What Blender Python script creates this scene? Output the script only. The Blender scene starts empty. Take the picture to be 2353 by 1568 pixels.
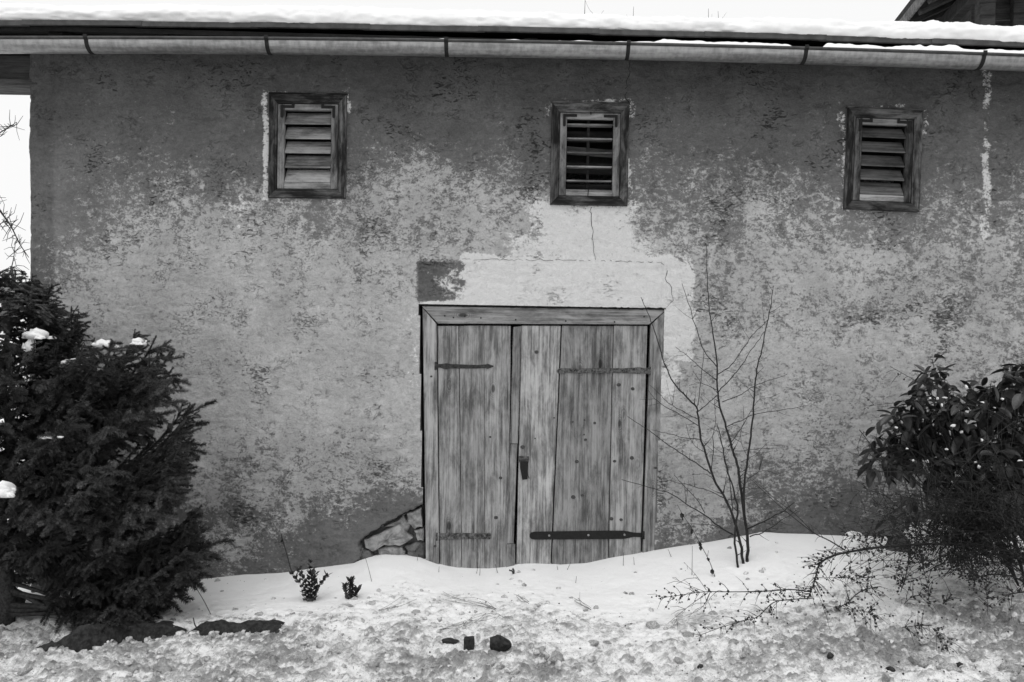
import bpy, bmesh, math, random
import numpy as np
from mathutils import Vector, Matrix

random.seed(7)
rng = np.random.default_rng(7)
SC = bpy.context.scene
COL = SC.collection

# ------------------------------------------------------------------ camera
EYE = Vector((0.0, -6.5, 1.69)); FPX = 1948.0; ROLL = math.radians(1.0)
cam_d = bpy.data.cameras.new('camera'); cam = bpy.data.objects.new('camera', cam_d)
COL.objects.link(cam); SC.camera = cam
cam_d.sensor_width = 36.0; cam_d.lens = FPX / 2353.0 * 36.0
cam_d.clip_start = 0.05; cam_d.clip_end = 3000.0
cam.matrix_world = Matrix.Translation(EYE) @ Matrix.Rotation(math.radians(90), 4, 'X') @ Matrix.Rotation(ROLL, 4, 'Z')

# ------------------------------------------------------------------ sky, sun, exposure
W = bpy.data.worlds.new('World'); SC.world = W; W.use_nodes = True
nt = W.node_tree; nt.nodes.clear()
SUN_EL, SUN_AZ = math.radians(66), math.radians(200)       # overcast: soft light from above, behind the viewer
sky = nt.nodes.new('ShaderNodeTexSky'); sky.sky_type = 'NISHITA'; sky.sun_disc = False
sky.sun_elevation = SUN_EL; sky.sun_rotation = SUN_AZ; sky.air_density = 1.0; sky.dust_density = 4.0
bw = nt.nodes.new('ShaderNodeRGBToBW'); nt.links.new(sky.outputs[0], bw.inputs[0])
mx = nt.nodes.new('ShaderNodeMix'); mx.data_type = 'FLOAT'; mx.inputs[0].default_value = 0.88   # even cloud cover
nt.links.new(bw.outputs[0], mx.inputs[2]); mx.inputs[3].default_value = 9.6
bg = nt.nodes.new('ShaderNodeBackground'); bg.inputs[1].default_value = 0.1
nt.links.new(mx.outputs[0], bg.inputs[0])
wo = nt.nodes.new('ShaderNodeOutputWorld'); nt.links.new(bg.outputs[0], wo.inputs[0])
sd = bpy.data.lights.new('sun', 'SUN'); sd.energy = 1.0; sd.angle = math.radians(45); sd.color = (1, 1, 1)
sun = bpy.data.objects.new('sun', sd); COL.objects.link(sun)
sdir = Vector((math.sin(SUN_AZ) * math.cos(SUN_EL), math.cos(SUN_AZ) * math.cos(SUN_EL), math.sin(SUN_EL)))
sun.rotation_euler = (-sdir).to_track_quat('-Z', 'Y').to_euler()
SC.view_settings.view_transform = 'Standard'; SC.view_settings.look = 'None'
SC.view_settings.exposure = 0.14; SC.view_settings.gamma = 1.0; SC.view_settings.use_curve_mapping = False
SC.render.engine = 'CYCLES'

# ------------------------------------------------------------------ helpers
def P(px, py, Y=0.0):
    """point of the place seen at a spot of the photo (2353 px wide), at depth Y"""
    x = px - 1176.5; y = 784.0 - py
    u = x * math.cos(ROLL) - y * math.sin(ROLL); v = x * math.sin(ROLL) + y * math.cos(ROLL)
    d = Y - EYE.y
    return Vector((u / FPX * d, Y, EYE.z + v / FPX * d))

def tag(o, label=None, cat=None, group=None, kind=None):
    if label: o['label'] = label
    if cat: o['category'] = cat
    if group: o['group'] = group
    if kind: o['kind'] = kind
    return o

def link(name, data, parent=None, mat=None):
    o = bpy.data.objects.new(name, data); COL.objects.link(o)
    if parent: o.parent = parent
    if mat and data is not None and len(data.materials) == 0: data.materials.append(mat)
    return o

def empty(name, loc=(0, 0, 0)):
    o = link(name, None); o.location = loc; o.empty_display_size = 0.2
    return o

def hash2(i, j, seed):
    n = (i.astype(np.int64) * 374761393 + j.astype(np.int64) * 668265263 + seed * 974711) & 0x7fffffff
    n = ((n ^ (n >> 13)) * 1274126177) & 0x7fffffff
    n = ((n ^ (n >> 16)) * 1911520717) & 0x7fffffff
    return ((n ^ (n >> 15)) & 0xffff) / 65535.0

def vnoise(x, y, seed=0):
    x = np.asarray(x, float); y = np.asarray(y, float)
    i = np.floor(x); j = np.floor(y); fx = x - i; fy = y - j
    fx = fx * fx * fx * (fx * (fx * 6 - 15) + 10); fy = fy * fy * fy * (fy * (fy * 6 - 15) + 10)
    a = hash2(i, j, seed); b = hash2(i + 1, j, seed); c = hash2(i, j + 1, seed); d = hash2(i + 1, j + 1, seed)
    return (a * (1 - fx) + b * fx) * (1 - fy) + (c * (1 - fx) + d * fx) * fy

def fbm(x, y, octv=4, seed=0, rough=0.5):
    s = 0; a = 1; t = 0
    for k in range(octv):
        s = s + a * vnoise(np.asarray(x) * 2**k + 17.3 * k, np.asarray(y) * 2**k - 9.1 * k, seed + k); t += a; a *= rough
    return s / t

def worley(x, y, seed=0):
    x = np.asarray(x, float); y = np.asarray(y, float)
    i = np.floor(x); j = np.floor(y); best = np.full(x.shape, 9.0); hid = np.zeros(x.shape)
    for di in (-1, 0, 1):
        for dj in (-1, 0, 1):
            ci = i + di; cj = j + dj
            px = ci + hash2(ci, cj, seed); py = cj + hash2(ci, cj, seed + 5)
            d = (px - x)**2 + (py - y)**2; m = d < best
            best = np.where(m, d, best); hid = np.where(m, hash2(ci, cj, seed + 9), hid)
    return np.sqrt(best), hid

def sstep(a, b, x):
    t = np.clip((x - a) / (b - a), 0, 1); return t * t * (3 - 2 * t)

def np_mesh(name, V, F, smooth=True):
    """V (n,3), F (m,k) arrays -> mesh"""
    V = np.asarray(V, np.float32); F = np.asarray(F, np.int32); k = F.shape[1]
    me = bpy.data.meshes.new(name)
    me.vertices.add(len(V)); me.vertices.foreach_set('co', V.ravel())
    me.loops.add(F.size); me.loops.foreach_set('vertex_index', F.ravel())
    me.polygons.add(len(F)); me.polygons.foreach_set('loop_start', np.arange(0, F.size, k, dtype=np.int32))
    me.polygons.foreach_set('use_smooth', np.full(len(F), smooth, dtype=bool))
    me.update(calc_edges=True); me.validate()
    return me

def grid_faces(ny, nx):
    j, i = np.mgrid[0:ny - 1, 0:nx - 1]
    a = j * nx + i
    return np.stack([a, a + 1, a + nx + 1, a + nx], -1).reshape(-1, 4)

class MB:
    """mesh builder"""
    def __init__(s): s.v = []; s.f = []
    def quad_loop(s, rings, cap=True, close=True):
        n = len(rings[0]); b = len(s.v)
        for r in rings: s.v.extend([tuple(p) for p in r])
        for k in range(len(rings) - 1):
            for i in range(n if close else n - 1):
                j = (i + 1) % n
                s.f.append((b + k * n + i, b + k * n + j, b + (k + 1) * n + j, b + (k + 1) * n + i))
        if cap:
            s.f.append(tuple(b + i for i in reversed(range(n)))); s.f.append(tuple(b + (len(rings) - 1) * n + i for i in range(n)))
    def tube(s, pts, radii, sides=5):
        pts = [Vector(p) for p in pts]
        if len(pts) < 2: return
        rings = []; ref = Vector((0.31, 0.52, 0.79)); up = None
        for k, p in enumerate(pts):
            t = (pts[min(k + 1, len(pts) - 1)] - pts[max(k - 1, 0)])
            if t.length < 1e-9: t = Vector((0, 0, 1))
            t.normalize()
            if up is None: up = t.cross(ref).normalized()
            else:
                up = (up - t * up.dot(t)); up = up.normalized() if up.length > 1e-6 else t.cross(ref).normalized()
            w = t.cross(up); r = radii[k] if hasattr(radii, '__len__') else radii
            rings.append([p + (up * math.cos(a) + w * math.sin(a)) * r for a in [2 * math.pi * i / sides for i in range(sides)]])
        s.quad_loop(rings)
    def box(s, c, size, rot=None):
        M = Matrix.Translation(c) @ (rot.to_4x4() if rot else Matrix())
        b = len(s.v)
        for x in (-.5, .5):
            for y in (-.5, .5):
                for z in (-.5, .5): s.v.append(tuple(M @ Vector((x * size[0], y * size[1], z * size[2]))))
        for f in ((0, 1, 3, 2), (4, 6, 7, 5), (0, 4, 5, 1), (2, 3, 7, 6), (0, 2, 6, 4), (1, 5, 7, 3)): s.f.append(tuple(b + i for i in f))
    def prism(s, poly, y0, y1):
        """poly of (x,z), counter-clockwise seen from the front, from y0 (front) to y1 (back)"""
        s.quad_loop([[(x, y0, z) for x, z in poly], [(x, y1, z) for x, z in poly]])
    def mesh(s, name, bevel=0, smooth=False):
        me = bpy.data.meshes.new(name); me.from_pydata(s.v, [], s.f); me.update()
        bm = bmesh.new(); bm.from_mesh(me)
        if bevel:
            bmesh.ops.remove_doubles(bm, verts=bm.verts, dist=1e-5)
            bmesh.ops.bevel(bm, geom=list(bm.edges), offset=bevel, segments=1, affect='EDGES', clamp_overlap=True)
        bmesh.ops.recalc_face_normals(bm, faces=bm.faces)
        bm.to_mesh(me); bm.free()
        if smooth: me.polygons.foreach_set('use_smooth', [True] * len(me.polygons))
        return me
    def build(s, name, mat, parent=None, bevel=0, smooth=False):
        return link(name, s.mesh(name, bevel, smooth), parent, mat)

def crom(pts, n=4):
    """Catmull-Rom through points"""
    pts = [Vector(p) for p in pts]
    if len(pts) < 3: return pts
    Q = [pts[0] * 2 - pts[1]] + pts + [pts[-1] * 2 - pts[-2]]; out = []
    for k in range(1, len(Q) - 2):
        a, b, c, d = Q[k - 1:k + 3]
        for i in range(n):
            t = i / n
            out.append(0.5 * ((2 * b) + (c - a) * t + (2 * a - 5 * b + 4 * c - d) * t * t + (3 * b - a - 3 * c + d) * t**3))
    out.append(pts[-1]); return out

_ico = {}
def ico(sub):
    if sub not in _ico:
        bm = bmesh.new(); bmesh.ops.create_icosphere(bm, subdivisions=sub, radius=1)
        _ico[sub] = (np.array([v.co[:] for v in bm.verts]), np.array([[v.index for v in f.verts] for f in bm.faces])); bm.free()
    return _ico[sub]

def lump(sub=3, seed=0, rough=0.35, scale=(1, 1, 1), freq=1.3, facet=0.0):
    V, F = ico(sub); V = V.copy()
    n = fbm(V[:, 0] * freq + seed * 3.1 + V[:, 2] * .7, V[:, 1] * freq - seed * 1.7 + V[:, 2] * freq, 3, seed)
    V *= (1 + rough * (n - 0.5) * 2)[:, None]
    if facet:
        rr = np.random.default_rng(seed)
        for k in range(9):
            d = rr.normal(size=3); d /= np.linalg.norm(d); c = 0.62 + .2 * rr.random()
            h = V @ d; V -= np.where(h > c, (h - c) * facet, 0)[:, None] * d
    return V * np.array(scale), F

# ------------------------------------------------------------------ materials (a black and white picture: every tone is a grey)
def g(v): return (v, v, v, 1)
class NM:
    def __init__(s, name):
        s.m = bpy.data.materials.new(name); s.m.use_nodes = True; s.t = s.m.node_tree
        s.b = s.t.nodes['Principled BSDF']
    def n(s, typ, **kw):
        o = s.t.nodes.new(typ)
        for k, v in kw.items(): setattr(o, k, v)
        return o
    def l(s, a, b): s.t.links.new(a, b)
    def val(s, x, sock):
        if isinstance(x, (int, float)): sock.default_value = x
        else: s.l(x, sock)
    def math(s, op, a, b=0.0, c=None, clamp=False):
        o = s.n('ShaderNodeMath', operation=op, use_clamp=clamp); s.val(a, o.inputs[0]); s.val(b, o.inputs[1])
        if c is not None: s.val(c, o.inputs[2])
        return o.outputs[0]
    def mix(s, f, a, b):
        o = s.n('ShaderNodeMix', data_type='FLOAT'); s.val(f, o.inputs[0]); s.val(a, o.inputs[2]); s.val(b, o.inputs[3]); return o.outputs[0]
    def ss(s, x, a, b):
        o = s.n('ShaderNodeMapRange', interpolation_type='SMOOTHSTEP'); s.val(x, o.inputs[0]); o.inputs[1].default_value = a; o.inputs[2].default_value = b; return o.outputs[0]
    def coord(s, scale=(1, 1, 1), rot=(0, 0, 0), rnd=0.0, kind='Object'):
        c = s.n('ShaderNodeTexCoord').outputs[kind]
        if rnd:
            r = s.n('ShaderNodeObjectInfo').outputs['Random']; v = s.n('ShaderNodeVectorMath', operation='ADD')
            s.l(c, v.inputs[0]); k = s.math('MULTIPLY', r, rnd); cx = s.n('ShaderNodeCombineXYZ')
            for i in range(3): s.l(k, cx.inputs[i])
            s.l(cx.outputs[0], v.inputs[1]); c = v.outputs[0]
        mp = s.n('ShaderNodeMapping'); s.l(c, mp.inputs[0]); mp.inputs['Scale'].default_value = scale; mp.inputs['Rotation'].default_value = rot
        return mp.outputs[0]
    def noise(s, vec, scale=1, detail=4, rough=.5, dist=0):
        o = s.n('ShaderNodeTexNoise'); s.l(vec, o.inputs['Vector']); o.inputs['Scale'].default_value = scale
        o.inputs['Detail'].default_value = detail; o.inputs['Roughness'].default_value = rough; o.inputs['Distortion'].default_value = dist
        return o.outputs['Fac']
    def attr(s, name): return s.n('ShaderNodeAttribute', attribute_name=name).outputs['Fac']
    def out(s, colour, rough=.8, spec=.3, bump=None, bstr=.5, bdist=.01, metal=0):
        if isinstance(colour, (int, float)): s.b.inputs['Base Color'].default_value = g(colour)
        else: s.l(colour, s.b.inputs['Base Color'])
        s.val(rough, s.b.inputs['Roughness']); s.b.inputs['Specular IOR Level'].default_value = spec; s.b.inputs['Metallic'].default_value = metal
        if bump is not None:
            b = s.n('ShaderNodeBump'); b.inputs['Strength'].default_value = bstr; b.inputs['Distance'].default_value = bdist
            s.l(bump, b.inputs['Height']); s.l(b.outputs[0], s.b.inputs['Normal'])
        return s.m

def mat_plaster():
    s = NM('worn_plaster'); c = s.coord()
    big = s.noise(c, 1.1, 4, .55); mid = s.noise(c, 4.5, 10, .72, .4); sm = s.noise(s.coord((17, 17, 26), (0, math.radians(14), 0)), 1, 8, .76, .5); fine = s.noise(c, 60, 6, .72); grain = s.noise(c, 170, 3, .6)
    wear = s.attr('wear'); lime = s.attr('lime')
    def dev(n, k): return s.math('MULTIPLY', s.math('SUBTRACT', n, .5), k)
    t = s.math('ADD', s.math('ADD', wear, dev(mid, 1.25)), s.math('ADD', s.math('ADD', dev(sm, 1.5), dev(fine, .9)), dev(big, .35)))
    m = s.ss(t, .36, .62); fade = s.attr('fade'); cloud = s.noise(c, 2.1, 6, .6, .3)
    l = s.math('ADD', s.math('ADD', lime, dev(mid, .9)), s.math('ADD', dev(sm, .9), dev(fine, .5)))
    l = s.ss(l, .42, .58)
    pn = s.noise(s.coord((9, 9, 20), (0, math.radians(22), 0)), 1.7, 8, .72, 1.6); pm = s.noise(c, 2.3, 3, .5)
    pit = s.ss(s.math('ADD', pn, dev(pm, .75)), .36, .25)
    pit2 = s.ss(s.math('ADD', s.noise(s.coord((32, 32, 46), (0, math.radians(-25), 0)), 1, 6, .7, 1.2), dev(big, .4)), .36, .25)
    pit = s.math('MAXIMUM', pit, s.math('MULTIPLY', pit2, .6)); pit = s.math('MULTIPLY', pit, s.math('SUBTRACT', 1.0, s.math('MULTIPLY', l, .6)))
    rn = s.noise(s.coord((10, 10, 17), (0, math.radians(12), 0)), 1.0, 4, .6, 1.4); gate = s.ss(s.noise(c, 4.2, 4, .6), .52, .66)
    ridge = s.math('MULTIPLY', s.ss(s.math('ABSOLUTE', s.math('SUBTRACT', rn, .5)), .020, .004), gate)
    rn2 = s.noise(s.coord((21, 21, 30), (0, math.radians(-30), 0)), 1.0, 3, .6, 1.2); ridge = s.math('MAXIMUM', ridge, s.math('MULTIPLY', s.math('MULTIPLY', s.ss(s.math('ABSOLUTE', s.math('SUBTRACT', rn2, .5)), .022, .005), s.ss(s.noise(c, 7, 3, .6), .56, .68)), .6))
    pit = s.math('MAXIMUM', pit, s.math('MULTIPLY', ridge, s.math('SUBTRACT', .50, s.math('MULTIPLY', l, .38))))
    tone = s.math('ADD', s.math('MULTIPLY', sm, .5), s.math('ADD', s.math('MULTIPLY', fine, .3), s.math('MULTIPLY', grain, .2)))
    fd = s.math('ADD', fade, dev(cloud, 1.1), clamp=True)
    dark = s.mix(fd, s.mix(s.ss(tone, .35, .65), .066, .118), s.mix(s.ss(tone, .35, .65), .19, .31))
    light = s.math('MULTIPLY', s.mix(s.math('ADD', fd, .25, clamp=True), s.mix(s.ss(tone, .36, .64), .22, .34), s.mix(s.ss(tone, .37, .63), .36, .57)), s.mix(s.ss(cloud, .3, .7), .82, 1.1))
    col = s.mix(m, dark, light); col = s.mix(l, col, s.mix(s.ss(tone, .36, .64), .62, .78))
    col = s.math('MULTIPLY', col, s.math('SUBTRACT', 1.0, s.math('MULTIPLY', pit, .62)))  # shadow inside the pits and scratches is painted into the colour
    h = s.math('ADD', s.math('MULTIPLY', sm, .6), s.math('ADD', s.math('MULTIPLY', fine, .4), s.math('MULTIPLY', grain, .2)))
    h = s.math('SUBTRACT', h, s.math('MULTIPLY', pit, .8)); h = s.math('SUBTRACT', h, s.math('MULTIPLY', m, .2))
    return s.out(col, .92, .15, h, 1.0, .020)

def mat_wood(name, axis, lo, hi, streak=.5, knots=True, bstr=.6, rough=.85, off=0, width=.11):
    s = NM(name); A = [44, 44, 44]; A[axis] = 1.5; Bv = [190, 190, 190]; Bv[axis] = 5; Cv = [10, 10, 10]; Cv[axis] = 3.2
    n1 = s.noise(s.coord(A, rnd=9), 1, 8, .66, .25); n2 = s.noise(s.coord(Bv, rnd=9), 1, 5, .7); bl = s.noise(s.coord(Cv, rnd=5), 1, 9, .74, .3)
    v = s.math('ADD', s.math('MULTIPLY', n1, .42), s.math('ADD', s.math('MULTIPLY', n2, .25), s.math('MULTIPLY', bl, streak)))
    v = s.math('DIVIDE', v, .67 + streak)
    f = s.ss(v, .5 - width + off, .5 + width + off); col = s.mix(f, lo, hi)
    crack = s.ss(n1, .36, .30); col = s.math('MULTIPLY', col, s.math('SUBTRACT', 1, s.math('MULTIPLY', crack, .45)))
    r = s.n('ShaderNodeObjectInfo').outputs['Random']; col = s.math('MULTIPLY', col, s.math('ADD', .72, s.math('MULTIPLY', r, .56)))
    h = s.math('ADD', s.math('MULTIPLY', n1, .5), s.math('MULTIPLY', n2, .35)); h = s.math('SUBTRACT', h, s.math('MULTIPLY', crack, .4))
    if knots:
        K = [6.5, .0, 6.5]; K[axis] = 3.0
        vo = s.n('ShaderNodeTexVoronoi', feature='F1'); s.l(s.coord(K, rnd=7), vo.inputs['Vector']); vo.inputs['Scale'].default_value = 1.0
        wob = s.math('ADD', vo.outputs['Distance'], s.math('MULTIPLY', s.math('SUBTRACT', n1, .5), .09))
        core = s.ss(wob, .125, .07); ring = s.math('MULTIPLY', s.ss(wob, .34, .12), s.math('ADD', .5, s.math('MULTIPLY', s.math('SINE', s.math('MULTIPLY', wob, 130)), .5)))
        sc = s.n('ShaderNodeSeparateColor'); s.l(vo.outputs['Color'], sc.inputs[0]); on = s.math('GREATER_THAN', sc.outputs[0], .55)
        k = s.math('MULTIPLY', on, s.math('MAXIMUM', s.math('MULTIPLY', core, .75), s.math('MULTIPLY', ring, .42)))
        col = s.math('MULTIPLY', col, s.math('SUBTRACT', 1, k)); h = s.math('SUBTRACT', h, s.math('MULTIPLY', k, .4))
    return s.out(col, rough, .25, h, bstr, .006)

def mat_simple(name, lo, hi, scale=20, rough=.8, spec=.3, bstr=.4, bdist=.005, metal=0, detail=6):
    s = NM(name); n = s.noise(s.coord(rnd=6), scale, detail, .65)
    return s.out(s.mix(s.ss(n, .32, .68), lo, hi), rough, spec, n, bstr, bdist, metal)

def mat_snow(name, v=.86, bstr=.35):
    s = NM(name); c = s.coord(); n = s.noise(c, 60, 5, .65); n2 = s.noise(c, 9, 4, .55)
    return s.out(s.mix(n2, v - .03, v + .03), .65, .25, s.math('ADD', s.math('MULTIPLY', n, .4), n2), bstr, .008)

def mat_ground():
    s = NM('trodden_snow'); c = s.coord(); d = s.attr('dirt_shade'); hh = s.attr('lumps')
    n = s.noise(c, 9, 10, .74, .3); n2 = s.noise(c, 42, 7, .75); n3 = s.noise(c, 1.9, 4, .55); sp = s.noise(c, 80, 3, .6)
    def dev(n, k): return s.math('MULTIPLY', s.math('SUBTRACT', n, .5), k)
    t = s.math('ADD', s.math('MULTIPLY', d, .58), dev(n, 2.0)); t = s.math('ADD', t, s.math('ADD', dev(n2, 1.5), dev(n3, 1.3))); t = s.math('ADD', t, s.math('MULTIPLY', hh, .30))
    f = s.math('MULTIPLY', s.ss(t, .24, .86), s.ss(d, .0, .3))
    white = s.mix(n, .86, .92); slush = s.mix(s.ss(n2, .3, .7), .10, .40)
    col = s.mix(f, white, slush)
    speck = s.math('MULTIPLY', s.ss(sp, .40, .31), s.ss(d, .1, .8)); col = s.mix(s.math('MULTIPLY', speck, .75), col, .07)
    h = s.math('ADD', s.math('MULTIPLY', n2, s.math('ADD', .25, s.math('MULTIPLY', d, .7))), s.math('MULTIPLY', n, s.math('MULTIPLY', d, 1.2)))
    return s.out(col, s.mix(f, .7, .5), .3, h, .9, .018)
def mat_clod(name, lo, hi):
    s = NM(name); c = s.coord(rnd=4); n = s.noise(c, 34, 6, .72); n2 = s.noise(s.coord(rnd=4), 7, 3, .6)
    f = s.ss(s.math('ADD', s.math('MULTIPLY', n, .6), s.math('MULTIPLY', n2, .5)), .38, .72)
    return s.out(s.mix(f, lo, hi), .6, .3, n, .8, .012)

def mat_zinc():
    s = NM('zinc'); n = s.noise(s.coord((1.2, 14, 14)), 1.5, 7, .65); n2 = s.noise(s.coord((14, 14, 5)), 2, 5, .6)
    v = s.math('ADD', s.math('MULTIPLY', n, .6), s.math('MULTIPLY', n2, .4))
    return s.out(s.mix(s.ss(v, .35, .65), .19, .42), s.mix(v, .35, .6), .5, n2, .08, .004, .85)

def mat_needle():
    s = NM('spruce_needle'); n = s.noise(s.coord(rnd=6), 5, 4, .6); r = s.n('ShaderNodeObjectInfo').outputs['Random']
    v = s.math('MULTIPLY', s.mix(s.ss(n, .3, .7), .018, .075), s.math('ADD', .55, s.math('MULTIPLY', s.math('MULTIPLY', r, r), 1.5)))
    return s.out(v, .55, .4)
M = {}
M['plaster'] = mat_plaster()
M['door_wood'] = mat_wood('weathered_door_wood', 2, .07, .32, .55, width=.105)
M['door_wood_pale'] = mat_wood('pale_weathered_door_wood', 2, .09, .42, .55, width=.105)
M['knot'] = mat_simple('wood_knot', .02, .10, 160, .85, .2, .5, .003)
M['door_wood_h'] = mat_wood('weathered_door_wood_level', 0, .07, .32, .5)
M['frame_v'] = mat_wood('flaking_frame_wood', 2, .008, .17, 1.1, False, off=.045)
M['frame_h'] = mat_wood('flaking_frame_wood_level', 0, .008, .16, 1.1, True, off=.045)
M['sash_v'] = mat_wood('shutter_wood', 2, .035, .30, 1.0, False)
M['sash_h'] = mat_wood('shutter_wood_level', 0, .07, .36, .7, False)
M['slat_dark'] = mat_wood('dark_slat_wood', 0, .04, .16, .6, False)
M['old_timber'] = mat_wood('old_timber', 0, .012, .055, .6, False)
M['old_timber_y'] = mat_wood('old_timber_deep', 1, .015, .06, .6, False)
M['eaves_shade'] = mat_wood('eaves_shade_timber', 1, .004, .014, .6, False)  # darker copy of the old timber, black shade under the eaves put into its colour
M['grey_timber'] = mat_wood('grey_timber', 0, .03, .14, .7, False)
M['iron'] = mat_simple('rusty_iron', .012, .05, 55, .75, .3, .6, .004)
M['rust'] = mat_simple('flaking_rust', .015, .15, 45, .8, .3, .9, .006)
M['black_iron'] = mat_simple('black_iron', .007, .015, 70, .65, .25, .3, .003)
M['zinc'] = mat_zinc()
M['roof_sheet'] = mat_simple('dark_roof_sheet', .025, .06, 12, .6, .4, .2, .004)
M['snow'] = mat_snow('snow', .80, .45)
M['snow_rough'] = mat_snow('snow_crumbly', .84, .6)
M['ground'] = mat_ground()
M['clod'] = mat_clod('icy_clod', .16, .86)
M['clod_grey'] = mat_clod('grey_icy_clod', .12, .74)
M['stone'] = mat_simple('wall_stone', .16, .36, 14, .9, .2, .8, .012)
M['stone_pale'] = mat_simple('pale_wall_stone', .15, .36, 16, .9, .2, .7, .012)
M['stone_dark'] = mat_simple('dark_wall_stone', .05, .16, 14, .9, .2, .8, .012)
M['rock'] = mat_simple('wet_dark_rock', .009, .045, 40, .8, .3, 1.0, .015)
M['bark'] = mat_simple('bark', .022, .07, 60, .85, .2, .7, .004)
M['twig'] = mat_simple('twig_bark', .012, .034, 70, .75, .25, .5, .002)
M['twig_pale'] = mat_simple('pale_twig_bark', .05, .14, 70, .8, .25, .5, .002)
M['needle'] = mat_needle()
M['leaf'] = mat_simple('glossy_leaf', .014, .04, 14, .38, .45, .15, .002)
M['berry'] = mat_simple('berry', .008, .022, 30, .45, .4, .1, .001)
M['dead_leaf'] = mat_simple('dead_leaf', .015, .05, 40, .9, .1, .4, .002)
M['straw'] = mat_simple('dry_straw', .07, .20, 50, .9, .1, .2, .001)
M['crack'] = mat_simple('crack_soil', .012, .025, 50, .95, .05, .3, .002)
M['soil'] = mat_simple('soil', .02, .06, 18, .95, .1, .8, .01)

# ------------------------------------------------------------------ barn
barn = empty('barn'); tag(barn, 'old plastered barn with double plank door, three shuttered vents and snowy roof', 'barn')
XL, XR, YB, ZB, ZT = -3.715, 6.0, 5.0, -0.75, 3.99

def wpoly(pts, Y=0): return [(P(x, y, Y).x, P(x, y, Y).z) for x, y in pts]
DOOR = wpoly([(963, 701), (1527, 709), (1499, 1400), (974, 1400)])
WIN = [dict(c=P(708, 338), rot=-.007, w=.592, h=.792), dict(c=P(1354.5, 356.5), rot=.002, w=.592, h=.778), dict(c=P(2027.5, 369), rot=.022, w=.575, h=.775)]
BREAK = wpoly([(972, 1160), (935, 1180), (905, 1196), (872, 1214), (838, 1238), (826, 1250), (833, 1275), (815, 1300), (800, 1330), (985, 1340), (985, 1160)])

def in_poly(x, z, poly):
    ins = np.zeros(x.shape, bool); n = len(poly)
    for i in range(n):
        x1, z1 = poly[i]; x2, z2 = poly[(i + 1) % n]
        if z1 == z2: continue
        c = ((z1 > z) != (z2 > z)) & (x < (x2 - x1) * (z - z1) / (z2 - z1) + x1); ins ^= c
    return ins

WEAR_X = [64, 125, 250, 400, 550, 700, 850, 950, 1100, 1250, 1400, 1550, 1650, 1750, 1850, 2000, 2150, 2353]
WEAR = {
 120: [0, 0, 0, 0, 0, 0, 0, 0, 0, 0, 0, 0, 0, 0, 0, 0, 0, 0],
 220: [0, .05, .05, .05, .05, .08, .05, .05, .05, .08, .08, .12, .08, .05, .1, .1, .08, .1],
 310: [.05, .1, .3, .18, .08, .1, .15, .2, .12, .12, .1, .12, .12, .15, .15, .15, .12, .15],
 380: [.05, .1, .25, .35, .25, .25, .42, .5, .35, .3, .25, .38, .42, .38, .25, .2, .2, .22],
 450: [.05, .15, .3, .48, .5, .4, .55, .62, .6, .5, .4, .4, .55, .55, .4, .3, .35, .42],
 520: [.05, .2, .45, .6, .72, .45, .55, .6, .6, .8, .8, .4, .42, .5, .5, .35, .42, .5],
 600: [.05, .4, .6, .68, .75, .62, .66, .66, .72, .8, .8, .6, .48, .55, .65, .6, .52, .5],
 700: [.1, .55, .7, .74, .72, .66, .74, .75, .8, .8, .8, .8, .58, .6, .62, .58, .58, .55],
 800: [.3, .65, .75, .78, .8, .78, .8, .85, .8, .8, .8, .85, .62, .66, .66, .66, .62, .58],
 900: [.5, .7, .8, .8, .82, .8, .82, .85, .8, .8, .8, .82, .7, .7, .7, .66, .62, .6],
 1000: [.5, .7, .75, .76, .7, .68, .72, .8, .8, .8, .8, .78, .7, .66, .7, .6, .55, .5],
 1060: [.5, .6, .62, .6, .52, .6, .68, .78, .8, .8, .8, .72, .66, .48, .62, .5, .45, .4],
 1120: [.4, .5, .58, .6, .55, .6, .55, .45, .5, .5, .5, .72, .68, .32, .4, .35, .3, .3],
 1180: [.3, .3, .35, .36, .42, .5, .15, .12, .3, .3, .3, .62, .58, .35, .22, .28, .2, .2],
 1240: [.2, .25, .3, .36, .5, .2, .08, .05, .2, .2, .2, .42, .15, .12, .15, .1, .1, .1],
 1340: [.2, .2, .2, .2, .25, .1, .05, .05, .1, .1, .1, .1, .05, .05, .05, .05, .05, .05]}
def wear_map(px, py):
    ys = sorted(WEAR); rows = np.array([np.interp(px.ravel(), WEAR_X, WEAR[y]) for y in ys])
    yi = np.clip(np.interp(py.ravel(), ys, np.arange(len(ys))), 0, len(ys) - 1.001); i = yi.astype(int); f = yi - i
    k = np.arange(px.size); return (rows[i, k] * (1 - f) + rows[i + 1, k] * f).reshape(px.shape)
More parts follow.
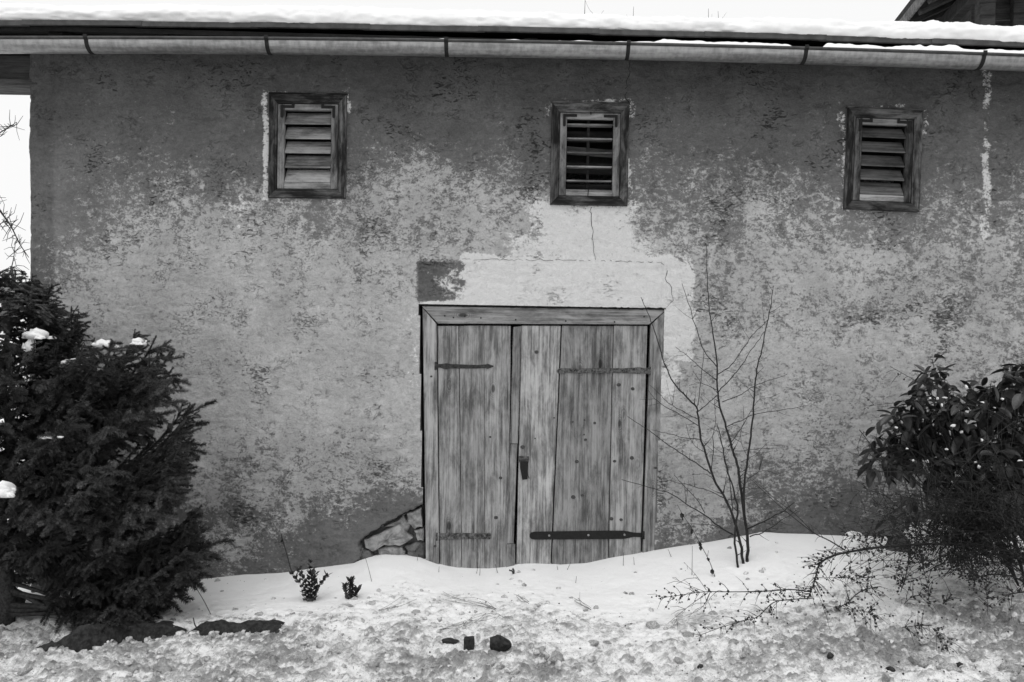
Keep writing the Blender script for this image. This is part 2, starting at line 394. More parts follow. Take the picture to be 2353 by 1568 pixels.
# patches of bare lime plaster: x0, y0, x1, y1, strength, softness (px)
LIME = [(608, 218, 618, 462, .9, 5), (612, 212, 800, 218, .62, 6), (797, 222, 806, 262, .8, 5), (798, 300, 804, 456, .5, 5), (640, 462, 672, 470, .7, 6), (760, 462, 790, 472, .7, 6),
        (1262, 230, 1450, 238, .75, 6), (1448, 238, 1462, 272, .85, 6), (1258, 232, 1268, 262, .7, 5), (1447, 370, 1456, 478, .85, 5),
        (1932, 262, 1944, 484, .78, 6), (1920, 345, 1938, 470, .62, 9), (2120, 258, 2130, 330, .7, 5), (2115, 330, 2120, 480, .45, 5), (2000, 243, 2075, 250, .75, 5),
        (1255, 480, 1448, 590, .72, 40), (1180, 560, 1500, 600, .6, 30), (1075, 600, 1520, 702, 1.0, 14), (1060, 640, 1100, 700, .6, 20),
        (1520, 600, 1572, 720, .85, 22), (1530, 710, 1580, 800, .9, 18), (1530, 800, 1555, 900, .62, 25), (940, 660, 962, 900, .55, 18),
        (2262, 165, 2274, 250, .78, 6), (2265, 255, 2277, 330, .72, 5), (2262, 350, 2276, 470, .88, 6), (2260, 470, 2276, 545, .8, 6), (520, 470, 580, 520, .45, 25), (1000, 400, 1020, 430, .45, 12)]

def wall_columns():
    cols = []                                           # (x, y, nx, ny)
    for y in np.linspace(YB, .6, 14): cols.append((XL, y, -1, 0))
    for y in np.arange(.5, .05, -.03): cols.append((XL, y, -1, 0))
    for a in np.linspace(0, math.pi / 2, 6)[:-1]: cols.append((XL + .05 - .05 * math.cos(a), .05 - .05 * math.sin(a), -math.cos(a), -math.sin(a)))
    for x in np.arange(XL + .05, 4.3, .0145): cols.append((x, 0, 0, -1))
    for x in np.linspace(4.33, XR, 30): cols.append((x, 0, 0, -1))
    for y in np.linspace(.05, YB, 18): cols.append((XR, y, 1, 0))
    for x in np.linspace(XR - .05, XL, 26): cols.append((x, YB, 0, 1))
    return np.array(cols)
cols = wall_columns(); zs = np.arange(ZB, ZT, .0145); nx, nz = len(cols), len(zs)
CX = np.broadcast_to(cols[:, 0], (nz, nx)); CY = np.broadcast_to(cols[:, 1], (nz, nx)); NX = np.broadcast_to(cols[:, 2], (nz, nx)); NY = np.broadcast_to(cols[:, 3], (nz, nx))
ZZ = np.broadcast_to(zs[:, None], (nz, nx)); S = CX - CY * (CX < 0) + CY * (CX >= 0)
front = (CY <= .06)
sxp = S * FPX / 6.5; szp = (ZZ - EYE.z) * FPX / 6.5     # back to photo pixels, for the wear chart
PX = 1176.5 + sxp * math.cos(ROLL) + szp * math.sin(ROLL); PY = 784 - (-sxp * math.sin(ROLL) + szp * math.cos(ROLL))
disp = .020 * (fbm(S * .9, ZZ * .9, 3, 3) - .5) + .016 * (fbm(S * 3.5, ZZ * 3.5, 4, 11, .6) - .5) + .007 * (fbm(S * 14, ZZ * 22, 3, 19, .6) - .5)
tro = fbm(S * 5 + ZZ * 2, ZZ * 16, 3, 29, .6); disp -= .006 * sstep(.42, .3, tro)
gx = XL + .19 + .02 * (fbm(ZZ * 2.5, ZZ * 0, 3, 5) - .5)
disp -= .010 * np.exp(-((S - gx) / .016)**2) * (.4 + .6 * vnoise(ZZ * 6, ZZ * 0, 8)) * front; disp += .008 * sstep(gx + .01, gx - .02, S) * front
lime = np.zeros(S.shape)
WX = PX + 34 * (fbm(S * 3.2, ZZ * 3.2, 4, 131, .6) - .5) * 1.6; WY = PY + 34 * (fbm(S * 3.2, ZZ * 3.2, 4, 141, .6) - .5) * 1.6
for x0, y0, x1, y1, st, so in LIME:
    q_ = .5 if min(x1 - x0, y1 - y0) < 24 else 1; so = so * 1.9; st = st * (.62 if q_ < 1 else .92); AX = PX + (WX - PX) * q_; AY = PY + (WY - PY) * q_
    dx = np.maximum(np.maximum(x0 - AX, AX - x1), 0); dy = np.maximum(np.maximum(y0 - AY, AY - y1), 0)
    lime = np.maximum(lime, st * np.clip(1 - np.hypot(dx, dy) / so, 0, 1))
lime *= front
near = np.zeros(S.shape)
for w in WIN:
    dd = np.maximum(abs(S - w['c'].x) - w['w'] / 2, abs(ZZ - w['c'].z) - w['h'] / 2); near = np.maximum(near, sstep(.12, .02, dd))
disp = disp * (1 - .8 * near) + .004 * sstep(.4, .8, lime)
band = sstep(600, 604, PY) * sstep(962, 966, PX) * sstep(1524, 1518, PX) * sstep(712, 706, PY)
disp += .010 * band * front                              # lintel band stands a little proud
brk = in_poly(S + .012 * (fbm(S * 30, ZZ * 30, 2, 77) - .5) * 2, ZZ + .012 * (fbm(S * 30, ZZ * 30, 2, 78) - .5) * 2, BREAK) & front
disp = np.where(brk, disp - .085 - .02 * fbm(S * 12, ZZ * 12, 3, 40), disp)
lean = -.0178 * (ZZ - 2.14) * np.clip(1 - (CX - XL) / 1.2, 0, 1)
V = np.stack([CX + NX * disp + lean, CY + NY * disp, ZZ], -1).reshape(-1, 3)
F = grid_faces(nz, nx)
fcx = S.reshape(-1)[F].mean(1); fcz = ZZ.reshape(-1)[F].mean(1); ff = front.reshape(-1)[F].all(1)
cut = in_poly(fcx, fcz, DOOR)
for w in WIN: cut |= (abs(fcx - w['c'].x) < w['w'] / 2 - .045) & (abs(fcz - w['c'].z) < w['h'] / 2 - .045)
F = F[~(cut & ff)]
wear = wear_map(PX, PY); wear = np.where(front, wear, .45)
lime = np.maximum(lime, band * .97 * front)
dkp = sstep(955, 962, PX) * sstep(1150, 1030, PX + 2.8 * (WX - PX) + .35 * (PY - 600)) * sstep(598, 602, PY) * sstep(700, 685, PY); wear = wear * (1 - dkp) + .16 * dkp; lime = lime * (1 - dkp); fade_mul = 1 - .9 * dkp
wear = np.where(brk, .1, wear); lime = np.where(brk, 0, lime)
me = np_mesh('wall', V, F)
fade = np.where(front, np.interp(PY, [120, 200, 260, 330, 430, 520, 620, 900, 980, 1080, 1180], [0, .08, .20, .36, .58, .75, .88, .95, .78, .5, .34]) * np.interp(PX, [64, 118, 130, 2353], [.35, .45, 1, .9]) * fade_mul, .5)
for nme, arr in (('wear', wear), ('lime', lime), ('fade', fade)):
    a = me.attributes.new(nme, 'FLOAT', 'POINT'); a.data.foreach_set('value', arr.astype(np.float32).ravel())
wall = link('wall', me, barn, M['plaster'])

# reveals of the door opening
mb = MB()
for i in (0, 1, 3):
    (x1, z1), (x2, z2) = DOOR[i], DOOR[(i + 1) % 4]
    b = len(mb.v); mb.v += [(x1, .012, z1), (x2, .012, z2), (x2, .45, z2), (x1, .45, z1)]; mb.f.append((b, b + 1, b + 2, b + 3))
mb.build('door_reveal', M['stone_dark'], wall)

# exposed stones beside the door
def stone_piece(poly, mat, y=-.005, depth=.1, seed=0):
    pts = wpoly(poly); n = len(pts); cx = sum(p[0] for p in pts) / n; cz = sum(p[1] for p in pts) / n
    rings = []; rr = random.Random(seed); fine = []
    for i in range(n):
        a, b = pts[i], pts[(i + 1) % n]
        for t in (0, .33, .66): fine.append((a[0] + (b[0] - a[0]) * t + rr.uniform(-.005, .005), a[1] + (b[1] - a[1]) * t + rr.uniform(-.005, .005)))
    for s_, yy in ((1, depth), (1.0, y + .022), (.95, y + .007), (.82, y), (.45, y - .004), (.02, y - .006)):
        rings.append([(cx + (p[0] - cx) * s_, yy + rr.uniform(-.006, .006) * (s_ < 1), cz + (p[1] - cz) * s_) for p in fine])
    m = MB(); m.quad_loop(rings); return m.build('stone', mat, wall, smooth=False)
stone_piece([(934, 1182), (968, 1168), (970, 1212), (952, 1217), (938, 1204)], M['stone_pale'], .012, .1, 1)
stone_piece([(833, 1243), (868, 1228), (916, 1205), (930, 1220), (948, 1240), (920, 1256), (880, 1256), (856, 1272), (838, 1262)], M['stone_pale'], .015, .1, 2)
stone_piece([(880, 1214), (928, 1188), (940, 1212), (934, 1226), (922, 1212), (900, 1213)], M['stone'], .045, .1, 3)
stone_piece([(951, 1220), (972, 1216), (974, 1246), (958, 1244)], M['stone_pale'], .02, .1, 4)
stone_piece([(866, 1266), (890, 1258), (920, 1259), (930, 1272), (922, 1296), (870, 1296)], M['stone'], .03, .1, 5)
stone_piece([(928, 1258), (968, 1246), (976, 1252), (976, 1294), (938, 1296), (934, 1272)], M['stone_dark'], .035, .1, 6)
stone_piece([(822, 1264), (848, 1268), (858, 1282), (852, 1300), (815, 1310)], M['stone_dark'], .02, .1, 7)

# cracks: thin open fissures in the plaster
def crack(pts, w0=.004, w1=.002, seed=0):
    rr = random.Random(seed); pp = [P(x, y, 0) for x, y in pts]; fine = []
    for a, b in zip(pp[:-1], pp[1:]):
        n = max(2, int((b - a).length / .022))
        for i in range(n): fine.append(a.lerp(b, i / n) + Vector((rr.uniform(-.008, .008), 0, rr.uniform(-.007, .007))))
    fine.append(pp[-1]); V = []; n = len(fine)
    for i, p in enumerate(fine):
        ix = int(np.argmin(abs(cols[:, 0] - p.x) + (cols[:, 1] > .01) * 9)); iz = int(np.clip((p.z - ZB) / .0145, 0, nz - 1))
        yy = -max(disp[max(iz - 1, 0):iz + 2, ix - 1:ix + 2].max(), -.05) - .0012
        t = (fine[min(i + 1, n - 1)] - fine[max(i - 1, 0)]).normalized(); q = Vector((t.z, 0, -t.x)) * (w0 + (w1 - w0) * i / n) * rr.uniform(.5, 1.3)
        V += [(p.x - q.x, yy, p.z - q.z), (p.x + q.x, yy, p.z + q.z)]
    Fc = [(2 * i, 2 * i + 1, 2 * i + 3, 2 * i + 2) for i in range(n - 1) if seed in (5, 6) or rr.random() > .16]
    m = MB(); m.v = V; m.f = Fc; m.build('crack', M['crack'], wall)
crack([(1447, 132), (1446, 165), (1440, 190), (1437, 220), (1447, 240)], .0022, .0026, 1)
crack([(1357, 478), (1358, 505), (1362, 540), (1365, 575), (1368, 598)], .0020, .0012, 2)
crack([(966, 597), (1100, 597), (1250, 598), (1400, 600), (1520, 603)], .0012, .0018, 3)
crack([(1520, 603), (1533, 615), (1528, 640), (1540, 655), (1545, 690), (1532, 706)], .0020, .0011, 4)
crack([(935, 1178), (905, 1194), (872, 1212), (838, 1236)], .005, .004, 5)
crack([(972, 703), (1100, 704), (1300, 707), (1530, 710)], .004, .004, 6)

# ---------------------------------------------------------------- roof
def arch(x): return -.00217 * x * x - .00436 * x
ROOF_Y, ROOF_Z, SL = -.45, 3.930, math.tan(math.radians(14)); RX0, RX1 = -4.35, 6.6
RIDGE = 2.6; ridge_z = ROOF_Z + (RIDGE - ROOF_Y) * SL
roof = None
mb = MB()                                                # closed boarding under the sheets
mb.quad_loop([[(RX0, ROOF_Y + .03, ROOF_Z - .065), (RX0, RIDGE, ridge_z - .055), (RX0, 2 * RIDGE - ROOF_Y, ROOF_Z - .055), (RX0, 2 * RIDGE - ROOF_Y, ROOF_Z - .03), (RX0, RIDGE, ridge_z - .03), (RX0, ROOF_Y + .03, ROOF_Z - .03)],
              [(RX1, ROOF_Y + .03, ROOF_Z - .165), (RX1, RIDGE, ridge_z - .055), (RX1, 2 * RIDGE - ROOF_Y, ROOF_Z - .055), (RX1, 2 * RIDGE - ROOF_Y, ROOF_Z - .03), (RX1, RIDGE, ridge_z - .03), (RX1, ROOF_Y + .03, ROOF_Z - .14)]])
roof = mb.build('roof', M['eaves_shade'], barn)
k = 0; x = RX0
while x < RX1:                                           # lapped roof sheets with a folded lip
    wdt = .82 + random.uniform(-.02, .02); m = MB(); z0 = ROOF_Z + arch(x + wdt / 2) + (k % 2) * .003; y0 = ROOF_Y - (k % 2) * .004
    rz = arch(x + wdt) - arch(x)
    prof = [(y0, 0), (y0 - .003, -.036), (y0 + .012, -.040), (y0 + .014, -.022), (RIDGE, ridge_z - ROOF_Z - .02), (RIDGE, ridge_z - ROOF_Z), (y0 + .02, .006)]
    m.quad_loop([[(x, y, z0 - rz / 2 + z) for y, z in prof], [(x + wdt + .05, y, z0 + rz / 2 + z) for y, z in prof]])
    m.build('roof_sheet', M['roof_sheet'], roof); x += wdt; k += 1
m = MB(); m.quad_loop([[(RX0, RIDGE, ridge_z), (RX0, 2 * RIDGE - ROOF_Y, ROOF_Z), (RX0, 2 * RIDGE - ROOF_Y, ROOF_Z - .02)], [(RX1, RIDGE, ridge_z), (RX1, 2 * RIDGE - ROOF_Y, ROOF_Z), (RX1, 2 * RIDGE - ROOF_Y, ROOF_Z - .02)]])
m.build('rear_sheeting', M['roof_sheet'], roof)
rme = None
for i in range(13):
    X = -4.2 + i * .86
    m = MB(); m.quad_loop([[(X - .05, ROOF_Y + .08, ROOF_Z - .045 + arch(X)), (X + .05, ROOF_Y + .08, ROOF_Z - .045 + arch(X)), (X + .05, ROOF_Y + .08, ROOF_Z - .125 + arch(X)), (X - .05, ROOF_Y + .08, ROOF_Z - .125 + arch(X))],
                           [(X - .05, 1.0, ROOF_Z + .27), (X + .05, 1.0, ROOF_Z + .27), (X + .05, 1.0, ROOF_Z + .16), (X - .05, 1.0, ROOF_Z + .16)]])
    m.build('rafter', M['eaves_shade'], roof, .004)
m = MB(); m.box((1.12, -.05, 3.91), (10.8, .03, .12)); m.build('eaves_board', M['eaves_shade'], roof)
m = MB(); m.box((-3.98, .17, 3.735), (.62, .24, .20)); beam = m.build('wall_beam', M['old_timber'], barn, .01)
m = MB(); m.box((-3.98, .13, 3.607), (.62, .28, .045)); m.build('beam_board', M['grey_timber'], beam, .004)
m = MB(); m.box((-3.98, .25, 3.97), (.62, .03, .27)); m.build('eaves_infill_board', M['old_timber'], barn)

# roof snow
prof = [(-.405, -.004), (-.432, .004), (-.452, .022), (-.462, .045), (-.466, .07), (-.462, .095), (-.450, .118), (-.432, .137), (-.408, .153), (-.38, .166), (-.34, .18), (-.28, .198), (-.2, .219), (-.1, .246), (.1, .297), (.5, .398), (1.2, .572), (2.0, .77), (2.5, .885), (2.7, .89), (3.2, .77), (4.5, .43), (5.6, .15), (5.66, .05), (5.64, 0)]
pa = np.array(prof); tt = np.concatenate([[0], np.cumsum(np.hypot(*np.diff(pa, axis=0).T))])
ts = np.concatenate([np.linspace(0, .42, 34), np.linspace(.46, tt[-1], 40)])
py_ = np.interp(ts, tt, pa[:, 0]); pz_ = np.interp(ts, tt, pa[:, 1]); pz_ = np.where(ts < 1, pz_ * (.86 + .14 * np.clip((ts - .3) / .7, 0, 1)), pz_)
# dress the profile normals
dy = np.gradient(py_, ts); dz = np.gradient(pz_, ts); ny_, nz_ = -dz, dy; ln = np.hypot(ny_, nz_); ny_, nz_ = -ny_ / ln * -1, nz_ / ln
xs = np.arange(RX0 + .02, RX1, .018); TT, XX = np.meshgrid(ts, xs, indexing='ij')
lum = .046 * (fbm(XX * 5.5 + TT * 3, TT * 16, 4, 61, .55) - .5) + .05 * (fbm(XX * .8, TT * 2, 3, 63) - .5) + .016 * (fbm(XX * 22, TT * 34, 3, 66, .6) - .5)
edge = sstep(0, .05, TT) * 0.8 + .2; fz = sstep(1.5, .3, TT) * .8 + .2
dsp = lum * edge * fz
YY = py_[:, None] + ny_[:, None] * dsp; ZZs = pz_[:, None] + nz_[:, None] * dsp + ROOF_Z - .008 + arch(XX) * sstep(3.2, .5, TT) + 0 * XX
YY[0, :] += 0; ZZs += .012 * (fbm(XX * 9, XX * 0, 3, 71) - .4) * sstep(.08, 0, TT)
me = np_mesh('roof_snow', np.stack([XX, YY, ZZs], -1).reshape(-1, 3), grid_faces(len(ts), len(xs)))
tag(link('roof_snow', me, None, M['snow']), 'thick white snow blanket lying along the barn roof', 'snow', kind='stuff')

# ---------------------------------------------------------------- gutter
GY, GZ, GR = -.50, 3.782, .083
def garch(x): return -.0027 * x * x
gxs = list(np.arange(RX0, 6.4, .25)); mb = MB(); rings = []
for x in gxs:
    zc = GZ + garch(x); r = []
    for i in range(17):
        a = math.pi + math.pi * i / 16; r.append((x, GY + GR * math.cos(a), zc + GR * math.sin(a)))
    for i in range(16, -1, -1):
        a = math.pi + math.pi * i / 16; r.append((x, GY + (GR - .004) * math.cos(a), zc + (GR - .004) * math.sin(a)))
    rings.append(r)
mb.quad_loop(rings); gutter = mb.build('gutter', M['zinc'], barn, smooth=True)
mb = MB(); mb.tube([(x, GY - GR - .004, GZ + garch(x) - .002) for x in gxs], .0105, 8); mb.build('rolled_bead', M['roof_sheet'], gutter, smooth=True)
for px in (197, 612, 1025, 1444, 1853, 2262):
    x = P(px, 110, GY - GR).x; zc = GZ + garch(x); mb = MB(); rings = []; R2 = GR + .004
    path = [(GY - R2 - .013, zc + .018), (GY - R2 - .014, zc - .004)] + [(GY + R2 * math.cos(math.pi + math.pi * i / 14), zc + R2 * math.sin(math.pi + math.pi * i / 14)) for i in range(1, 15)] + [(GY + R2 + .1, zc + .1)]
    for y, z in path: rings.append([(x - .0135, y, z), (x + .0135, y, z), (x + .0135, y - .003 * 0, z - .005), (x - .0135, y, z - .005)])
    # strip with thickness along the path normal
    rings = []
    for i, (y, z) in enumerate(path):
        a = path[max(i - 1, 0)]; b = path[min(i + 1, len(path) - 1)]; t = Vector((0, b[0] - a[0], b[1] - a[1])).normalized(); nrm = Vector((0, t.z, -t.y)) * -.006
        p = Vector((x, y, z)); q = p + Vector((0, nrm.y, nrm.z)); e = Vector((.0135, 0, 0)); rings.append([p - e, p + e, q + e, q - e])
    mb.quad_loop(rings); mb.build('gutter_bracket', M['black_iron'], gutter)
for px in (755, 2210):
    x = P(px, 110, GY - GR).x; zc = GZ + garch(x); mb = MB(); rings = []
    for dx in (-.012, .012): rings.append([(x + dx, GY + (GR + .0025) * math.cos(math.pi + math.pi * i / 16), zc + (GR + .0025) * math.sin(math.pi + math.pi * i / 16)) for i in range(17)])
    mb.quad_loop(rings, cap=False, close=False); mb.build('gutter_lap', M['zinc'], gutter, smooth=True)

# snow lying in the gutter, deeper to the right
x0 = P(705, 95, GY).x; xs = np.arange(x0, 6.3, .012); ph = np.linspace(0, 1, 17)**1.5; PH, XX = np.meshgrid(ph, xs, indexing='ij')
hmax = np.interp(xs, [x0, x0 + .15, P(1500, 95, GY).x, P(1520, 95, GY).x, P(1900, 95, GY).x, 4.2, 6], [.0, .020, .026, .044, .050, .062, .066])
hs = hmax * (.45 + 1.1 * (fbm(xs * 5, xs * 0, 4, 91, .6))) * sstep(.18, .34, fbm(xs * 2.4, xs * 0 + 3, 3, 95))
notch = sstep(.72, .86, vnoise(xs * 3.1, xs * 0, 97)) * .8; hs = hs * (1 - notch)
YY = GY - GR + .006 + PH * (2 * GR - .012); ZZs = GZ + garch(XX) - .004 + hs[None, :] * np.minimum(1, (PH / .12))**.6 * (1 - .45 * PH) + .004 * (fbm(XX * 40, PH * 6, 2, 99) - .5) * np.sin(PH * math.pi)
me = np_mesh('gutter_snow', np.stack([XX, YY, ZZs], -1).reshape(-1, 3), grid_faces(len(ph), len(xs)))
tag(link('gutter_snow', me, None, M['snow_rough']), 'ragged strip of snow lying in the zinc gutter', 'snow', kind='stuff')

# ---------------------------------------------------------------- shuttered vents
def mitre(w, h, bw, side, y0, y1, proud=0):
    W2, H2 = w / 2, h / 2; iw, ih = W2 - bw, H2 - bw * 1.1
    quads = {'top': [(-W2, H2), (W2, H2), (iw, ih), (-iw, ih)], 'bottom': [(-W2, -H2), (W2, -H2), (iw, -ih), (-iw, -ih)],
             'left': [(-W2, -H2), (-W2, H2), (-iw, ih), (-iw, -ih)], 'right': [(W2, -H2), (W2, H2), (iw, ih), (iw, -ih)]}
    q = quads[side]; m = MB(); c = [sum(p[i] for p in q) / 4 for i in (0, 1)]
    q = [(c[0] + (x - c[0]) * .9985, c[1] + (z - c[1]) * .9985) for x, z in q]
    # outer edge proud, inner edge chamfered back, with a small step along the outer edge
    def lerp(a, b, t): return (a[0] + (b[0] - a[0]) * t, a[1] + (b[1] - a[1]) * t)
    o1, o2, i2, i1 = q; rings = []
    rings.append([(o1[0], y1, o1[1]), (o2[0], y1, o2[1]), (i2[0], y1, i2[1]), (i1[0], y1, i1[1])])
    b = len(m.v)
    L = [(0, y1), (0, y0 + .006), (.03, y0), (.70, y0), (.80, y0 + .006), (1, y0 + .010), (1, y1)]
    ra = [(*lerp(o1, i1, t), y) for t, y in L]; rb = [(*lerp(o2, i2, t), y) for t, y in L]
    m.quad_loop([[(x, y, z) for x, z, y in ra], [(x, y, z) for x, z, y in rb]])
    return m

def window(k, closed, brk_kind, slat_mat, sash_v, sash_h, ang):
    w = WIN[k]; W_, H_ = w['w'], w['h']; bw_ = .062
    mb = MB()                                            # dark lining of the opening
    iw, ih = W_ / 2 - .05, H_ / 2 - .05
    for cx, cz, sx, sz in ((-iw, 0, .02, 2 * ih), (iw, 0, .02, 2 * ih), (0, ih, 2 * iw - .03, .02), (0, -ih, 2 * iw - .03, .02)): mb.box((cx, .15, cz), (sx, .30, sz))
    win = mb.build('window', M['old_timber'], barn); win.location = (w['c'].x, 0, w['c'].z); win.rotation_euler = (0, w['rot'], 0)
    for side in ('top', 'bottom', 'left', 'right'):
        mitre(W_, H_, bw_, side, -.030, .01).build('frame_board', M['frame_h'] if side in ('top', 'bottom') else M['frame_v'], win)
    m = MB(); m.box((0, -.012, H_ / 2 + .006), (W_ + .01, .034, .012)); m.build('drip_strip', M['frame_h'], win)
    sw, sh = W_ - 2 * bw_ - .008, H_ - 2 * bw_ * 1.1 - .008; st = .052
    for sx in (-1, 1):
        m = MB(); m.box((sx * (sw / 2 - st / 2), .0, 0), (st, .036, sh)); m.build('shutter_stile', sash_v, win, .003)
    for sz in (-1, 1):
        m = MB(); m.box((0, .001, sz * (sh / 2 - .024)), (sw - 2 * st, .034, .048)); m.build('shutter_rail', sash_h, win, .003)
    ow, oh = sw - 2 * st, sh - .096; n = 5; pitch = oh / n
    m = MB()
    if closed: m.box((0, 0, 0), (ow - .004, .013, pitch * 1.14))
    else: m.box((0, 0, 0), (ow - .004, .013, .075))
    sm = m.mesh('slat', .004); sm.materials.append(slat_mat)
    for i in range(n):
        s_ = link('slat', sm, win); zc = -oh / 2 + pitch * (i + .5) + (0 if closed else pitch * .18)
        s_.location = (0, .022 if closed else .035, zc); s_.rotation_euler = (math.radians(ang[i]), 0, random.uniform(-.006, .006))
    for sx in (-1, 1):                                    # L brackets on the upper corners
        a, b, t = .105, .088, .020; cx = sx * (sw / 2 - .022); cz = sh / 2 - .012
        m = MB()
        if brk_kind == 'hinge': poly = [(0, 0), (-a, 0), (-a, .022), (-a + .02, .022), (-a + .02, .002), (-a + .02, -.0)]
        L = [(0, 0), (0, -b), (-t / 2, -b - .008), (-t, -b), (-t, -t), (-a, -t), (-a, (.018 if brk_kind == 'hinge' else -t / 4))]
        L += [(-a + .02, .018), (-a + .02, 0)] if brk_kind == 'hinge' else [(-a, 0)]
        pl = [(cx + sx * x, cz + z) for x, z in L]
        m.prism(pl, -.0235, -.0175); m.build('corner_bracket', M['black_iron'], win)
    return win, sw, sh, ow, oh
window(0, True, 'hinge', M['sash_h'], M['sash_v'], M['sash_h'], [-34, -33, -35, -34, -37])
w2, sw, sh, ow, oh = window(1, False, 'plain', M['sash_h'], M['sash_v'], M['sash_h'], [-86, -87, -88, -87, -89])
window(2, True, 'hinge', M['slat_dark'], M['frame_v'], M['sash_h'], [-34, -40, -38, -40, -44])
m = MB(); m.box((-.005, .085, 0), (.022, .018, oh + .04)); m.build('upright_bar', M['old_timber'], w2, .003)
for zc, hh, tl, yy, mt in ((.065, .062, .06, .19, 'grey_timber'), (.20, .09, .0, .26, 'old_timber'), (-.05, .09, .02, .27, 'old_timber'), (-.235, .09, -.02, .2, 'old_timber')):
    m = MB(); m.box((0, 0, 0), (.62, .022, hh)); o = m.build('inner_board', M[mt], w2, .003); o.location = (0, yy, zc); o.rotation_euler = (0, tl, 0)
m = MB(); m.tube([(.0, -.021, sh / 2 + .004), (.002, -.036, sh / 2 - .002), (.002, -.036, sh / 2 - .018)], .004, 6); m.build('hook', M['black_iron'], w2)
m = MB(); m.tube([(-.004, -.024, -sh / 2 + .045), (-.008, -.034, -sh / 2 + .02), (-.008, -.03, -sh / 2 - .01)], .0035, 6); m.build('hook', M['black_iron'], w2)

# ---------------------------------------------------------------- door
def plank(name, tl, tr, br, bl, y0, th, mat, parent, bev=.003):
    m = MB(); q = wpoly([bl, br, tr, tl], y0); m.prism(q, y0, y0 + th); return m.build(name, mat, parent, bev)
header = plank('door_header', (969, 704), (1531, 712), (1492, 746), (1006, 744), .010, .06, M['door_wood_h'], barn, .004)
jl = plank('door_jamb', (971, 708), (1003, 745), (1010, 1420), (980, 1420), .012, .06, M['door_wood'], barn, .004)
jr = plank('door_jamb', (1496, 747), (1529, 715), (1502, 1400), (1472, 1400), .012, .06, M['door_wood'], barn, .004)
def leaf(edges, y0, parent_name='door_leaf', wood='door_wood'):
    m = MB(); zt = P(1100, 800).z
    xa, xb = P(edges[0][0] + 4, 1000).x, P(edges[-1][1] - 14, 1000).x
    m.box(((xa + xb) / 2, y0 + .055, P(1176, 860).z), (xb - xa - .1, .03, .12))
    lf = m.build(parent_name, M['old_timber'], barn)
    m = MB(); m.box(((xa + xb) / 2, y0 + .055, P(1176, 1225).z), (xb - xa - .1, .03, .12)); m.build('ledge', M['old_timber'], lf)
    for i, (a, b, c, d) in enumerate(edges):             # a,b top x; c,d bottom x
        plank('plank', (a, 749 + random.uniform(-1, 1)), (b, 749 + random.uniform(-1, 1)), (d, 1420), (c, 1420), y0 + random.uniform(-.003, .003), .032, M[wood], lf, .004)
    return lf
leafL = leaf([(1005.5, 1053.5, 1012, 1062), (1054.8, 1112, 1063, 1114), (1112.6, 1174, 1114.6, 1168)], .030)
leafR = leaf([(1198, 1289, 1184, 1260), (1291.5, 1409, 1262.5, 1394), (1410.6, 1488, 1395.6, 1468)], .026, wood='door_wood_pale')
plank('cover_strip', (1179, 752), (1198, 750), (1190, 1020), (1172, 1020), .010, .02, M['door_wood'], leafR, .003)
plank('cover_strip', (1173, 1021), (1189, 1021), (1180, 1250), (1165, 1250), .013, .02, M['door_wood'], leafR, .003)
plank('cover_strip', (1164, 1251), (1184, 1251), (1180, 1420), (1160, 1420), .006, .022, M['door_wood'], leafR, .003)
plank('patch_block', (1188, 1296), (1204, 1296), (1203, 1420), (1186, 1420), .018, .01, M['door_wood'], leafR, .002)

def strap(pts, hw, y, mat, parent, th=.006, name='strap_hinge', kn=None):
    """iron strap along pts with half widths hw (px)"""
    up, dn = [], []
    for (x, yv), h in zip(pts, hw): up.append((x, yv - h)); dn.append((x, yv + h))
    q = wpoly(dn + up[::-1], y); m = MB(); m.prism(q, y - th, y); o = m.build(name, mat, parent, .0012)
    if kn:
        c = P(*kn, y - .008); m = MB(); m.tube([c + Vector((0, 0, -.03)), c + Vector((0, 0, .03))], .012, 8); m.build('hinge_pin', mat, parent, smooth=True)
    return o
def screws(pts, y, parent, r=.006, mat='rust'):
    for x, yv in pts:
        c = P(x, yv, y); m = MB(); m.tube([c + Vector((0, .004, 0)), c + Vector((0, -.003, 0)), c + Vector((0, -.0045, 0))], [r, r, r * .5], 8); m.build('rivet', M[mat], parent)
strap([(1000, 841), (1012, 841), (1020, 842), (1026, 842), (1034, 842), (1095, 843), (1116, 842), (1120, 842), (1134, 842)], [4, 4, 6, 7, 5, 4, 4, 6, 1], .028, M['iron'], leafL, kn=(1001, 841))
strap([(1279, 853), (1284, 853), (1290, 853), (1300, 852), (1390, 852), (1450, 852), (1470, 852), (1478, 852), (1494, 853)], [1, 6, 7, 5, 5, 6, 8, 6, 7], .024, M['rust'], leafR, kn=(1492, 853))
strap([(1003, 1233), (1012, 1233), (1060, 1232), (1118, 1232), (1124, 1232), (1129, 1232)], [8, 7, 7, 6, 8, 4], .028, M['rust'], leafL, kn=(1004, 1233))
strap([(1217, 1231), (1220, 1231), (1228, 1231), (1320, 1230), (1430, 1229), (1442, 1229), (1455, 1229), (1478, 1230)], [3, 7, 9, 9.5, 9.5, 8, 5, 5], .024, M['black_iron'], leafR, kn=(1478, 1230))
screws([(1262, 1231), (1352, 1230), (1435, 1229)], .0165, leafR, .009, 'zinc')
screws([(1045, 842), (1085, 843)], .021, leafL, .006, 'iron'); screws([(1320, 852), (1360, 852), (1430, 852)], .017, leafR, .006, 'iron'); screws([(1030, 1232), (1075, 1232), (1110, 1232)], .021, leafL, .007, 'iron')
